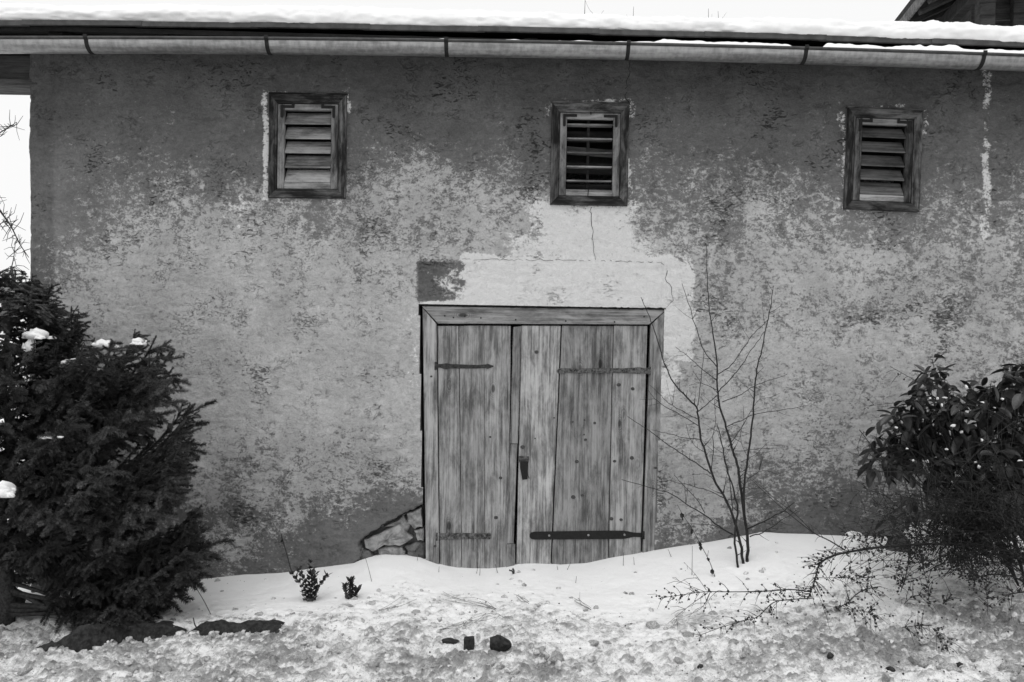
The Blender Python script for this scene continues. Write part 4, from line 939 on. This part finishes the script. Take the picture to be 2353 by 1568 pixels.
ST = [
 ([(572, 1540), (556, 1430), (520, 1300), (470, 1200), (420, 1100), (390, 1000), (365, 930), (357, 820), (352, 795)], 8, 4.5, (0, -.05), 'stem'),
 ([(352, 795), (300, 745), (245, 680), (205, 600), (185, 540), (155, 440), (120, 350), (90, 278)], 4.2, 1.4, (-.05, -.15), 'stem'),
 ([(588, 1525), (591, 1400), (570, 1280), (555, 1150), (540, 1060), (515, 980), (490, 890), (462, 800), (450, 730), (447, 600)], 8.5, 4.4, (.02, .12), 'stem'),
 ([(447, 600), (430, 470), (415, 370), (405, 280), (400, 180), (396, 35)], 4.2, 1.3, (.12, .2), 'stem'),
 ([(575, 1310), (572, 1200), (590, 1030), (603, 930), (615, 830), (625, 690), (635, 600), (655, 530), (675, 430), (695, 330), (710, 225)], 6, 1.5, (.02, -.2), 'stem'),
 ([(545, 1550), (530, 1430), (535, 1330), (545, 1270), (530, 1210), (512, 1150), (490, 1080), (475, 1010), (462, 930), (445, 870)], 6.5, 2, (-.05, .1), 'stem'),
 ([(445, 605), (385, 530), (350, 430), (320, 330), (282, 215)], 2.6, 1.2, (.12, .2), 'twig'), ([(450, 640), (515, 595), (560, 530), (610, 460), (660, 410), (688, 380)], 2.4, 1.2, (.1, -.12), 'twig'),
 ([(452, 725), (520, 650), (560, 600), (620, 510), (668, 440)], 2.6, 1.3, (.1, 0), 'twig'), ([(447, 670), (360, 600), (300, 550), (252, 512)], 2, 1, (.1, .2), 'twig'), ([(447, 715), (385, 685), (340, 675)], 1.6, .9, (.1, .2), 'twig'),
 ([(357, 815), (400, 780), (447, 738)], 2.4, 1.8, (-.05, .08), 'twig'), ([(470, 770), (560, 735), (620, 695), (690, 670), (775, 640)], 1.9, .9, (.08, .2), 'twig'), ([(493, 885), (560, 855), (620, 830), (700, 815), (800, 800), (875, 785)], 2, .9, (.05, -.2), 'twig'),
 ([(357, 880), (290, 840), (210, 795), (155, 755), (120, 705)], 2, 1, (-.05, -.2), 'twig'), ([(355, 850), (300, 820), (220, 775), (175, 730), (130, 690)], 1.8, .9, (-.05, .1), 'twig'), ([(370, 945), (290, 935), (225, 920), (140, 900)], 1.8, .9, (-.05, .15), 'twig'),
 ([(415, 1105), (360, 1065), (300, 1025), (230, 980), (150, 920), (100, 885), (28, 838)], 2.8, 1.2, (-.03, -.3), 'twig'), ([(480, 1220), (420, 1190), (340, 1165), (250, 1145), (175, 1128)], 1.8, .9, (0, .2), 'twig'),
 ([(520, 1390), (440, 1340), (390, 1300), (300, 1245), (215, 1195), (130, 1170), (0, 1133)], 3.6, 1.2, (0, -.3), 'stem'), ([(390, 1290), (350, 1225), (280, 1150), (245, 1110)], 1.9, .9, (-.05, .1), 'twig'), ([(530, 1395), (430, 1350), (330, 1340), (235, 1348)], 1.7, .9, (0, -.2), 'twig'),
 ([(585, 1365), (660, 1330), (740, 1290), (808, 1240)], 4, 1.8, (0, -.15), 'stem'), ([(600, 1400), (660, 1380), (740, 1330), (820, 1275)], 3.2, 1.4, (0, .1), 'twig'), ([(530, 1000), (620, 990), (745, 985)], 1.5, .8, (.05, .15), 'twig'),
 ([(500, 980), (540, 920), (575, 870), (612, 800), (655, 745)], 1.8, .9, (.05, -.1), 'twig'), ([(420, 1100), (430, 1000), (425, 930), (440, 850), (435, 760)], 2.2, 1, (0, .15), 'twig'), ([(520, 1280), (500, 1100), (480, 1030), (465, 960), (445, 900)], 2.2, 1, (0, -.1), 'twig'),
 ([(355, 790), (370, 680), (378, 600), (385, 530)], 1.7, 1, (-.05, .05), 'twig'), ([(590, 1130), (660, 1090), (740, 1115)], 1.3, .8, (0, .1), 'twig'), ([(560, 1050), (620, 1020), (690, 955)], 1.5, .8, (0, .1), 'twig'), ([(555, 1100), (600, 1060), (560, 960), (560, 890), (580, 860)], 1.3, .8, (0, .1), 'twig'),
 ([(395, 1010), (330, 960), (300, 870)], 1.2, .8, (0, .1), 'twig'), ([(480, 1230), (540, 1225), (640, 1215)], 1.2, .7, (0, -.1), 'twig'), ([(470, 1190), (400, 1110), (330, 1110)], 1.2, .7, (0, -.1), 'twig'), ([(545, 1130), (600, 1175), (725, 1168)], 1.2, .7, (0, -.1), 'twig')]
ST = [(p, a * .00135 + .0004, b * .00125 + .0003, d, n) for p, a, b, d, n in ST]
sb_ = GP(1708, 1297); SY = sb_.y
stems_thing('bare_shrub', 'leafless many-stemmed shrub standing in the snow right of the door', 'shrub', sb_, ST, SY, 1.0, 'twig', 1.3, 5)

# ---------------------------------------------------------------- broad-leaved evergreen at the right
def leaf_mesh(seed, L=1.0, wd=.48):
    rr = random.Random(seed); n = 8; V = []; F = []; curl = rr.uniform(.25, .55); fold = rr.uniform(.25, .5)
    for i in range(n + 1):
        t = i / n; w = wd / 2 * (math.sin(math.pi * t**.92)**.62) * (1 - .1 * t) + .004; z = -curl * t * t * .6
        V += [(t, -w, z + fold * w + .01 * math.sin(9 * t)), (t, -w * .5, z + fold * w * .35), (t, 0, z), (t, w * .5, z + fold * w * .35), (t, w, z + fold * w + .01 * math.cos(8 * t))]
    for i in range(n):
        for j in range(4): a = i * 5 + j; F.append((a, a + 1, a + 6, a + 5))
    b = len(V); V += [(-.18, -.012, .02), (-.18, .012, .02), (.03, .012, 0), (.03, -.012, 0)]; F.append((b, b + 1, b + 2, b + 3))
    me = np_mesh('leaf', np.array(V), np.array(F)); me.materials.append(M['leaf']); return me
LEAVES = [leaf_mesh(40 + k) for k in range(5)]
def Z2(x, y): return ((2300 + x / 2.614) / 1.19, (900 + y / 2.614) / 1.19)
CL = [(650, 215, .9), (700, 290, .9), (610, 320, .9), (740, 370, .8), (580, 430, .8), (500, 500, .9), (400, 545, .9), (330, 610, .9), (370, 690, 1), (470, 650, 1), (500, 740, 1), (290, 840, 1), (370, 880, .9), (450, 860, .9), (600, 560, 1), (620, 660, .9), (660, 740, .9), (700, 480, .9), (800, 460, .9), (850, 540, 1),
      (930, 420, .9), (1000, 400, .9), (1070, 390, .9), (1140, 430, 1), (1080, 520, .9), (960, 520, .9), (1210, 260, .9), (1290, 240, 1), (1250, 350, 1), (1300, 420, 1), (1200, 520, 1), (1290, 600, 1), (1130, 640, 1), (980, 660, 1), (850, 660, 1), (750, 640, .9), (760, 780, .9), (900, 790, 1), (1040, 780, 1), (1180, 780, 1), (1290, 820, 1.1), (600, 830, .8), (540, 900, .8), (1110, 870, 1.1), (1130, 1000, 1.1), (960, 960, 1.1), (950, 1090, 1.2), (820, 930, 1), (700, 930, .9), (420, 1190, .8), (1250, 1000, 1.1), (1200, 1130, 1.1), (1060, 1150, 1.1), (860, 1120, 1), (760, 1080, 1), (1290, 1250, 1.1), (1000, 1260, 1.1), (1400, 300, 1), (1420, 550, 1.1), (1430, 800, 1.1), (1420, 1050, 1.1)]
LBY = -.95; lb = GP(2240, 1262); lb.y = LBY; lb.z = gz(lb.x, LBY)
laurel = empty('leafy_evergreen', lb); tag(laurel, 'evergreen shrub with large dark drooping leaves at the right edge', 'shrub')
rr = random.Random(12); nleaf = 0; forks = [lb + Vector((dx, dy, .35)) for dx, dy in ((-.25, -.05), (-.05, .1), (.15, -.1), (.35, .05))]
leafpos = []
for k, (zx, zy, sc) in enumerate(CL):
    if zx < 480: zx += 45
    Y = LBY + rr.uniform(-.28, .30); c = P(*Z2(zx, zy), Y); fk = min(forks, key=lambda f: abs(f.x - c.x))
    d = (c - fk); mid = fk.lerp(c, .55) + Vector((d.x * .12, rr.uniform(-.05, .05), -.03)); base0 = lb + Vector(((fk.x - lb.x) * .25, 0, 0))
    mb = MB(); cc = crom([base0 - lb, fk - lb, mid - lb, c - lb], 4); mb.tube(cc, list(np.linspace(.007, .0022, len(cc))), 5); mb.build('stem', M['twig'], laurel, smooth=True)
    n = 5; az0 = rr.random() * 6.28
    for i in range(n):
        az = az0 + i * 2.4; el = math.radians(rr.uniform(-70, 25) if i > 1 else rr.uniform(0, 60)); L = rr.uniform(.088, .125) * sc
        o = link('leaf', LEAVES[rr.randrange(5)], laurel); dirv = Vector((math.cos(az) * math.cos(el), math.sin(az) * math.cos(el), math.sin(el)))
        q = dirv.to_track_quat('X', 'Z'); p = c - lb - d.normalized() * rr.uniform(-.01, .06) + dirv * .018
        o.matrix_local = Matrix.Translation(p) @ q.to_matrix().to_4x4() @ Matrix.Rotation(rr.uniform(-.6, .6), 4, 'X') @ Matrix.Diagonal((L, L * rr.uniform(.85, 1.15), L, 1)); nleaf += 1
        leafpos.append((p + lb, L))
Vi, Fi, k = [], [], 0
base_leaf = [np.array([v.co[:] for v in me_.vertices]) for me_ in LEAVES]; lf_ = np.array([p.vertices[:] for p in LEAVES[0].polygons])
for i in range(800):
    zx, zy, sc = CL[rr.randrange(len(CL))]; c = P(*Z2(zx + rr.uniform(-90, 90), zy + rr.uniform(10, 190)), LBY + rr.uniform(-.15, .38)) - lb
    if c.z < .06: continue
    az = rr.random() * 6.28; el = math.radians(rr.uniform(-75, 10)); dv = Vector((math.cos(az) * math.cos(el), math.sin(az) * math.cos(el), math.sin(el))); L = rr.uniform(.10, .15) * sc
    R = np.array((dv.to_track_quat('X', 'Z').to_matrix().to_4x4() @ Matrix.Rotation(rr.uniform(-.6, .6), 4, 'X')).to_3x3()); b_ = base_leaf[i % 5]; Vi.append(b_ * L @ R.T + np.array(c)); Fi.append(lf_ + k); k += len(b_)
tag(link('inner_leaves', np_mesh('inner_leaves', np.concatenate(Vi), np.concatenate(Fi)), laurel, M['leaf']), kind='stuff')
# dabs of snow on its leaves
for i, (zx, zy, w, h) in enumerate([(895, 415, 14, 30), (690, 497, 14, 18), (740, 490, 28, 12), (395, 705, 24, 16), (800, 690, 34, 18), (860, 738, 22, 20), (1010, 795, 20, 22), (1150, 500, 16, 16), (1010, 525, 26, 14), (755, 860, 22, 18), (515, 940, 14, 18), (615, 945, 18, 18), (985, 985, 14, 28), (840, 1050, 16, 14), (795, 1095, 12, 20), (960, 955, 20, 14), (1280, 945, 36, 18), (720, 545, 12, 22), (635, 495, 18, 12), (1095, 562, 12, 10), (900, 590, 30, 18), (470, 855, 14, 12)]):
    Vv, Ff = lump(2, 800 + i, .7, (w / 2, 14, h / 2), 1.5); p = P(*Z2(zx, zy), LBY - .26 + rr.uniform(-.06, .1)); o = link('snow_dab', np_mesh('snow_dab', Vv / 2.614 / 1.19 / 350, Ff), None, M['snow']); o.location = p
    tag(o, 'small dab of white snow caught on the dark leaves of the evergreen', 'snow dab', 'snow dabs on the evergreen leaves')
Vv, Ff = lump(3, 850, .35, (1.3, .8, .7), 1.3)

# ---------------------------------------------------------------- sprawling berry shrub at the right
def Z3(x, y): return ((1800 + x / 2.353) / 1.19, (1266 + y / 2.353) / 1.19)
cb = GP(2330, 1330); CYY = -1.35; cb.y = CYY; cb.z = gz(cb.x, CYY)
berry = empty('berry_shrub', cb); tag(berry, 'sprawling bare shrub with arching twigs and dark berries over the snow', 'shrub')
LIMB3 = [([(2420, 640), (2353, 610), (2200, 560), (2000, 530), (1800, 520), (1500, 535), (1300, 560), (1150, 590), (1060, 630), (1030, 670), (1000, 780), (960, 880)], 13, 3, (0, -.1)),
 ([(985, 830), (850, 815), (700, 825), (500, 830), (300, 830), (150, 850), (0, 872)], 4.5, 1.6, (-.1, .05)), ([(990, 870), (850, 880), (740, 900), (640, 990), (540, 1020), (400, 1060), (240, 1120)], 3.5, 1.5, (-.1, -.3)),
 ([(320, 835), (200, 920), (60, 1035)], 2, 1, (0, -.15)), ([(300, 830), (200, 790), (90, 740)], 1.8, .9, (0, .1)), ([(310, 820), (240, 720), (165, 640)], 1.8, .9, (0, .2)), ([(330, 840), (270, 940), (80, 1022)], 1.8, .9, (0, -.1)),
 ([(1200, 560), (1100, 500), (1000, 450), (880, 360), (750, 250), (590, 100)], 5, 1.4, (0, .45)), ([(1000, 450), (880, 330), (750, 230), (560, 60)], 3, 1.2, (.1, .5)), ([(1860, 640), (2000, 600), (2150, 590), (2353, 620)], 5, 7, (-.15, 0)),
 ([(1930, 590), (1990, 660), (2060, 745)], 5, 3, (-.1, -.2)), ([(1980, 760), (2100, 725), (2200, 720), (2300, 740), (2400, 800)], 3, 6, (-.3, -.1)), ([(1160, 930), (1220, 900), (1270, 850), (1330, 815), (1400, 800)], 3, 3.5, (-.35, -.3)), ([(1030, 915), (1160, 932), (1300, 950), (1410, 995)], 1.5, 1, (-.35, -.4)),
 ([(1580, 910), (1640, 860), (1740, 845)], 2, 1.5, (-.3, -.3)), ([(1830, 910), (1860, 880), (1890, 845)], 3.2, 4, (-.35, -.35)), ([(1570, 1060), (1650, 1050), (1760, 1045)], 2, 3, (-.5, -.5)), ([(1760, 1060), (1830, 1120), (1860, 1200)], 1.2, .8, (-.5, -.6)),
 ([(2120, 980), (2115, 850), (2110, 730)], 1.6, 2, (-.4, -.3)), ([(1740, 930), (1735, 800), (1700, 660), (1690, 560)], 1.4, 2.2, (-.3, -.1)), ([(1560, 830), (1600, 700), (1620, 560)], 2.6, 4, (-.2, 0)), ([(1030, 740), (1200, 740), (1390, 740)], 2, 1.2, (-.1, -.1)), ([(1720, 400), (1690, 200), (1670, 60), (1640, -60)], 3.4, 2.2, (.1, .3)),
 ([(1785, 380), (1785, 150), (1790, 60)], 2.4, 1.6, (0, .1)), ([(2353, 370), (2150, 365), (1950, 380), (1700, 430), (1450, 500)], 3, 1.5, (.1, .2)), ([(2353, 500), (2000, 470), (1700, 480), (1400, 470), (1180, 470)], 4, 1.5, (.05, .2)), ([(2353, 830), (2290, 840), (2220, 855)], 5, 2, (-.4, -.4))]
rr = random.Random(33); Bpos = []; first = True
def add_berry(p, r): Bpos.append((p, r))
def berry_branch(c, r0, r1, nm, berries=0, twigs=0, tl=.1):
    mb = MB(); n = len(c); rad = [r0 + (r1 - r0) * i / (n - 1) for i in range(n)]; mb.tube(c, rad, 5)
    for _ in range(twigs):
        i = rr.randrange(1, n - 1); t = (c[i + 1] - c[i - 1]).normalized(); sd_ = Vector((rr.gauss(0, 1), rr.gauss(0, 1), rr.gauss(0, 1))); sd_ = (sd_ - t * sd_.dot(t)).normalized()
        d = (t * rr.uniform(.3, 1) + sd_).normalized(); l = tl * rr.uniform(.3, 1.2); q = [c[i], c[i] + d * l * .5 + Vector((0, 0, .05 * l)), c[i] + d * l - Vector((0, 0, .1 * l))]; mb.tube(q, [min(rad[i], .0022), .0014, .0008], 4)
        if berries:
            for _ in range(rr.randrange(0, berries)): u = rr.random(); add_berry(q[0].lerp(q[2], u) + Vector((rr.gauss(0, .005), rr.gauss(0, .005), rr.gauss(0, .005))), rr.uniform(.0045, .0075))
    mb.build(nm, M['twig'], berry, smooth=True)
for kk, (pts, r0, r1, dr) in enumerate(LIMB3):
    L = len(pts); pp = [P(*Z3(*q), CYY + dr[0] + (dr[1] - dr[0]) * i / (L - 1)) - cb for i, q in enumerate(pts)]
    pp = [Vector((p.x, p.y, max(p.z, gz(p.x + cb.x, p.y + cb.y) - cb.z + .004))) for p in pp]
    c = crom(pp, 5); ln = sum((a - b).length for a, b in zip(c[:-1], c[1:])); up = pts[-1][1] < 400 and pts[0][1] < 700
    bare_ = up or kk in (3, 4, 5, 6); berry_branch(c, r0 * .00095, r1 * .00095, 'branch', 0 if bare_ else 4, int(ln * (18 if bare_ else (55 if kk in (1, 2) else 105))), .12)
# fine arching twigs in front of and over the evergreen
for k in range(230):
    bx = rr.uniform(1950, 2500) / 2353 * 2353; a = P(rr.uniform(2120, 2420), rr.uniform(1180, 1330), CYY + rr.uniform(-.1, .35)); a.z = max(a.z, gz(a.x, a.y))
    tx = rr.uniform(1920, 2420) if k % 3 else rr.uniform(2050, 2420); ty = rr.uniform(1120, 1350) if k % 4 else rr.uniform(1000, 1200); b = P(tx, ty, CYY + rr.uniform(-.35, .4)); b.z = max(b.z, gz(b.x, b.y) + .01)
    mid = a.lerp(b, .5) + Vector((0, rr.uniform(-.05, .05), rr.uniform(.02, .16))); c = crom([a - cb, mid - cb, b - cb], 6); berry_branch(c, .0034 if k % 4 == 0 else .0020, .0010, 'twig', 4 if ty > 1130 else 0, 10, .11)
for pts in ([(1300, 740), (1100, 600), (900, 540), (600, 510), (160, 553)], [(1300, 700), (1050, 580), (850, 470), (600, 400), (350, 268)], [(130, 720), (250, 870), (400, 1000), (560, 1040)], [(90, 1005), (300, 1020), (560, 1010), (800, 900), (1050, 800), (1250, 700)], [(1300, 1000), (1000, 960), (700, 940), (450, 980)], [(1300, 1150), (1050, 1180), (800, 1170), (600, 1180)], [(545, 1000), (560, 1100), (580, 1300), (595, 1410)], [(1300, 640), (1180, 700), (1000, 860), (850, 1000)], [(670, 1050), (675, 1200), (680, 1390)], [(1300, 770), (1000, 570), (800, 540), (560, 640)], [(200, 890), (330, 1000), (300, 1180), (360, 1280)]):
    pp = [P(*Z2(*q), CYY + .1 - .05 * i) - cb for i, q in enumerate(pts)]; berry_branch(crom(pp, 6), .0030, .0014, 'twig', 2, 12, .10)
V1, F1 = ico(1); Vs, Fs = [], []
for i, (p, r) in enumerate(Bpos): Vs.append(V1 * r + np.array(p)); Fs.append(F1 + 12 * i)
tag(link('berries', np_mesh('berries', np.concatenate(Vs), np.concatenate(Fs)), berry, M['berry']), kind='stuff')
# fallen berries and specks on the snow
Vs, Fs = [], []; n = 260; fx = np.concatenate([rng.normal(2.6, .9, 200), rng.uniform(-1, 4, 60)]); fy = -rng.uniform(.7, 2.5, n); fz_ = g_full(fx, fy)
for i in range(n): Vs.append(V1 * rng.uniform(.003, .0065) + np.array([fx[i], fy[i], fz_[i] + .003])); Fs.append(F1 + 12 * i)
tag(link('fallen_berries', np_mesh('fallen_berries', np.concatenate(Vs), np.concatenate(Fs)), None, M['berry']), 'dark fallen berries dotted over the snow at the right', 'berries', kind='stuff')

# ---------------------------------------------------------------- small plants and stalks
def sprig(px, py, w, h, nst, seed, label, mat='leaf', lsz=.024):
    rr = random.Random(seed); b = GP(px, py); root = empty('box_sprig', b); tag(root, label, 'plant'); lv = MB()
    for k in range(nst):
        t = (k + .5) / nst - .5; tip = Vector((t * w * 1.25 + rr.uniform(-.03, .03), rr.uniform(-.05, .05), h * (1 - abs(t) * 1.1) * rr.uniform(.8, 1.05))); c = crom([Vector((t * w * .15, 0, -.02)), Vector((t * w * .5, 0, tip.z * .5)), tip], 7)
        mb = MB(); mb.tube(c, list(np.linspace(.0028, .001, len(c))), 5); mb.build('stem', M['twig'], root, smooth=True)
        for i in range(5, len(c) * 3, 3):
            p = c[0].lerp(c[-1], 0) if False else c[min(i // 3, len(c) - 1)]; q = c[min(i // 3 + 1, len(c) - 1)]; p = p.lerp(q, (i % 3) / 3); tt = (c[-1] - c[len(c) // 2]).normalized()
            for s in (-1, 1):
                az = i * 1.57 + (0 if s > 0 else math.pi) + rr.uniform(-.4, .4); d = (Vector((math.cos(az), math.sin(az), 0)) * .8 + tt * .75).normalized(); sd_ = d.cross(tt).normalized() * lsz * .30; l = lsz * rr.uniform(.7, 1.15); bq = len(lv.v)
                lv.v += [tuple(p), tuple(p + d * l * .5 + sd_), tuple(p + d * l), tuple(p + d * l * .5 - sd_)]; lv.f.append((bq, bq + 1, bq + 2, bq + 3))
    tag(lv.build('leaves', M[mat], root), kind='stuff'); return root
sprig(712, 1382, .20, .33, 6, 1, 'small upright box sprig with tiny leaves in the snow', lsz=.046)
sprig(806, 1376, .15, .16, 4, 2, 'smaller box sprig in the snow right of the taller one', lsz=.038)
sprig(318, 1416, .10, .10, 3, 3, 'tiny leafy sprig in the snow under the spruce boughs', lsz=.034)
sprig(1180, 1318, .03, .05, 2, 4, 'tiny dark sprig poking from the snow before the door middle', lsz=.014)
def stalk(pts, r, label, mat='twig', name='dry_stalk', leaves=(), foot=True, cat='stalk', Y=None):
    """traced dry stalk, first point stands on the ground; leaves = withered leaves at these fractions"""
    b = GP(*pts[0]) if foot else P(*pts[0], Y); yb = b.y; pp = [Vector((0, 0, -.02 if foot else 0))] + [P(x, y, yb + .02 * i) - b for i, (x, y) in enumerate(pts) if i > 0]
    c = crom(pp, 5) if len(pp) > 2 else [pp[0].lerp(pp[1], t / 5) for t in range(6)]; mb = MB(); mb.tube(c, list(np.linspace(r, r * .5, len(c))), 5)
    me = mb.mesh(name, 0, True); me.materials.append(M[mat])
    if not leaves: o = link(name, me); o.location = b; return tag(o, label, cat)
    root = empty(name, b); tag(root, label, cat); link('stem', me, root); rr2 = random.Random(int(pts[0][0]))
    for f in leaves:
        p = c[min(int(f * (len(c) - 1)), len(c) - 1)]; L = rr2.uniform(.025, .05); V = []; n = 6; dv = Vector((rr2.uniform(-.5, .5), rr2.uniform(-.4, .4), -1)).normalized(); sd_ = dv.cross(Vector((rr2.gauss(0, 1), 1, 0))).normalized()
        for i in range(n + 1):
            t = i / n; w = L * .3 * math.sin(math.pi * min(t + .05, 1)); z = Vector((rr2.gauss(0, .003), rr2.gauss(0, .005), 0)); V += [tuple(p + dv * t * L - sd_ * w + z), tuple(p + dv * t * L + z * .5 + Vector((0, .006, 0))), tuple(p + dv * t * L + sd_ * w - z)]
        link('withered_leaf', np_mesh('withered_leaf', np.array(V), np.array([(3 * i + j, 3 * i + j + 1, 3 * i + j + 4, 3 * i + j + 3) for i in range(n) for j in (0, 1)])), root, M['dead_leaf'])
    return root
stalk([(672, 1316), (655, 1260), (640, 1210), (622, 1165), (606, 1128)], .0032, 'long thin dry stalk leaning against the wall left of the door', leaves=(.35, .7))
stalk([(488, 1420), (468, 1380), (445, 1342)], .0030, 'thin dry stalk leaning over the snow beside the spruce')
stalk([(178, 1428), (185, 1395), (172, 1372)], .004, 'withered brown weed with curled leaves under the spruce', leaves=(.2, .35, .5, .6, .7, .8, .85, .9, .95, 1), name='withered_weed', cat='plant')
stalk([(196, 1424), (200, 1395), (215, 1378)], .003, 'thin withered weed with few leaves beside the curled one', leaves=(.3, .6, .9, 1), name='withered_weed', cat='plant')
stalk([(500, 1462), (470, 1452), (450, 1440), (444, 1420)], .006, 'crooked dark stick curving up over the rock edge', name='stick', cat='stick')
stalk([(362, 1418), (400, 1436), (440, 1440)], .004, 'thin twig lying on the snow above the long rock edge', name='stick', cat='stick')
stalk([(180, 1442), (150, 1425), (110, 1418)], .0035, 'thin bent twig on the dark snow under the spruce', name='stick', cat='stick')
stalk([(1645, 1325), (1630, 1290), (1610, 1252), (1590, 1215), (1570, 1185), (1556, 1160)], .0028, 'leaning weed stalk with withered leaves right of the door', leaves=(.05, .15, .25, .4, .45, .6, .85), name='withered_weed', cat='plant')
stalk([(856, 1335), (845, 1300), (832, 1258)], .0022, 'thin straw stalk before the exposed stones', 'straw')
stalk([(960, 1288), (957, 1255)], .002, 'short pale straw beside the door jamb', 'straw')
tw = [(1008, 1316, 1009, 1302, 'left jamb'), (1094, 1318, 1098, 1302, 'left leaf'), (1102, 1322, 1105, 1268, 'left leaf, the tallest'), (1145, 1316, 1138, 1296, 'middle'), (1300, 1312, 1312, 1292, 'right leaf'), (1283, 1312, 1280, 1300, 'hinge side'), (1432, 1300, 1433, 1270, 'right jamb'), (1458, 1298, 1456, 1280, 'jamb edge'), (1322, 1340, 1325, 1324, 'drift'), (1590, 1322, 1591, 1255, 'bare shrub'), (1545, 1282, 1535, 1262, 'wall foot'), (1625, 1280, 1628, 1265, 'bare shrub foot')]
labs = ['short dark stub poking from the snow at the left jamb', 'short leaning stub in the snow before the left door leaf', 'tallest pale grass stem before the left door leaf', 'thin leaning stem in the snow before the door middle', 'leaning dark stub in the snow before the right door leaf', 'small dark stub beside the leaning one before the right leaf', 'thin upright stem before the right end of the door', 'thin dark stem at the right door jamb', 'short stub standing alone in the drift below the door', 'tall thin stem between door and bare shrub', 'small bent stem at the wall foot right of the door', 'short stub in the snow left of the bare shrub']
for (xa, ya, xb, yb, _), lab in zip(tw, labs): stalk([(xa, ya), (xb, yb)], .0024, lab, 'twig' if 'pale' not in lab else 'straw')
# flattened dry grass in the snow
def tuft(name, pts, seed, label, mat='straw', n=6, spread=44):
    rr = random.Random(seed); a = GP(*pts[0]); mb = None; root = empty('dry_grass', a); tag(root, label, 'grass')
    for k in range(n):
        q = []
        for i, (x, y) in enumerate(pts):
            g_ = GP(x + rr.uniform(-spread, spread) * i / len(pts), y + rr.uniform(-spread * .5, spread * .5) * i / len(pts)); q.append(Vector((g_.x, g_.y, g_.z + .012 + rr.uniform(0, .02))) - a)
        mb = MB(); mb.tube(crom(q, 4), .0010, 4); mb.build('blade', M[mat], root)
tuft('g', [(1140, 1412), (1110, 1400), (1060, 1390), (1020, 1372)], 1, 'flattened dry grass stems in the snow below the left door leaf')
tuft('g', [(1010, 1460), (1060, 1440), (1120, 1428), (1150, 1424)], 2, 'spread of dry grass stems in the snow, lowest of three', spread=60)
tuft('g', [(870, 1410), (910, 1395), (940, 1392)], 3, 'few thin dry stems in the snow below the exposed stones', n=4)
tuft('g', [(1358, 1408), (1330, 1395), (1310, 1382)], 4, 'little fan of dry stems in the snow below the right leaf', 'twig', 5)
tuft('g', [(1215, 1395), (1200, 1385), (1185, 1375)], 5, 'tiny tuft of dry stems in the snow below the door middle', 'twig', 4, 8)
# ---------------------------------------------------------------- bare trees behind
def bare_tree(name, base, top, seed, label, depth_levels=3, n1=9, traced=(), r0=.08, spread=.55):
    rr = random.Random(seed); root = empty(name, base); tag(root, label, 'tree'); H = (top - base)
    tp = [H * (i / 12) + Vector((rr.gauss(0, .02), rr.gauss(0, .02), 0)) * H.length * .15 * (0 < i < 12) for i in range(13)]
    mb = MB(); mb.tube(tp, list(np.linspace(r0, .006, 13)), 7); mb.build('trunk', M['bark'], root, smooth=True)
    def grow(mb, p, d, L, r, lv):
        c = [p]; dd = d.copy()
        for i in range(5): dd = (dd + Vector((rr.gauss(0, .16), rr.gauss(0, .16), rr.gauss(.06, .12)))).normalized(); c.append(c[-1] + dd * L / 5)
        mb.tube(c, list(np.linspace(r, max(r * .4, .003), 6)), 5 if lv > 1 else 4)
        if lv > 0:
            for i in range(2, 6):
                for _ in range(2 if rr.random() < .5 else 1): sdv = Vector((rr.gauss(0, 1), rr.gauss(0, 1), rr.gauss(0, .6))).normalized(); grow(mb, c[i], (dd + sdv * .9).normalized(), L * rr.uniform(.3, .55), r * .5, lv - 1)
    for k in range(n1):
        f = .3 + .68 * k / n1; p = tp[int(f * 12)]; az = k * 2.4; mb = MB(); grow(mb, p, Vector((math.cos(az) * spread, math.sin(az) * spread, .7)).normalized(), H.length * .38 * (1.15 - f), r0 * .5 * (1.1 - f), depth_levels - 1); mb.build('limb', M['bark'], root)
    for pts, Y, r in traced:
        c = [P(x, y, Y) - base for x, y in pts]; mb = MB(); near = min(tp, key=lambda q: (q - c[0]).length); c = crom([near, near.lerp(c[0], .5) + Vector((0, 0, .15))] + c, 4); mb.tube(c, list(np.linspace(r * 2, r * .5, len(c))), 5)
        for _ in range(len(pts) * 7):
            i = rr.randrange(len(c) // 3, len(c)); d = Vector((rr.gauss(0, 1), rr.gauss(0, .6), rr.gauss(.2, 1))).normalized(); l = rr.uniform(.03, .22); q = c[i] + d * l * .5; mb.tube([c[i], q, q + (d + Vector((rr.gauss(0, .4), 0, rr.gauss(0, .4)))).normalized() * l * .5], [.004, .003, .002], 4)
        mb.build('limb', M['bark'], root)
b = Vector((-7.2, 2.6, -.2))
bare_tree('bare_tree', b, b + Vector((.2, 0, 6.0)), 3, 'thorny leafless tree behind the left corner of the barn', 2, 5, [([(-40, 330), (0, 305), (20, 293), (38, 281)], 2.4, .006), ([(-30, 440), (0, 485), (25, 520), (45, 560), (66, 592)], 2.2, .007), ([(-30, 540), (0, 515), (15, 510), (28, 520)], 2.3, .005), ([(-40, 640), (10, 655), (45, 660), (70, 670)], 2.2, .006), ([(-30, 700), (15, 640), (30, 600), (35, 560)], 2.3, .006), ([(-30, 640), (5, 625), (40, 610)], 2.1, .006)], .09)
for k, (px, py, Y, lab) in enumerate([(1345, -12, 24, 'bare treetop with fine twigs above the snowy roof, middle'), (1628, 20, 25, 'dark leafy twig top above the roof snow right of middle'), (1650, 26, 26, 'thin bare treetop just right of the leafy twig top'), (1456, 16, 26, 'single hair-thin twig above the roof snow')]):
    top = P(px, py, Y); base = Vector((top.x, Y, -.2)); bare_tree('bare_tree', base, top, 50 + k, lab, 2, 6, (), .12, .12 if k else .2)
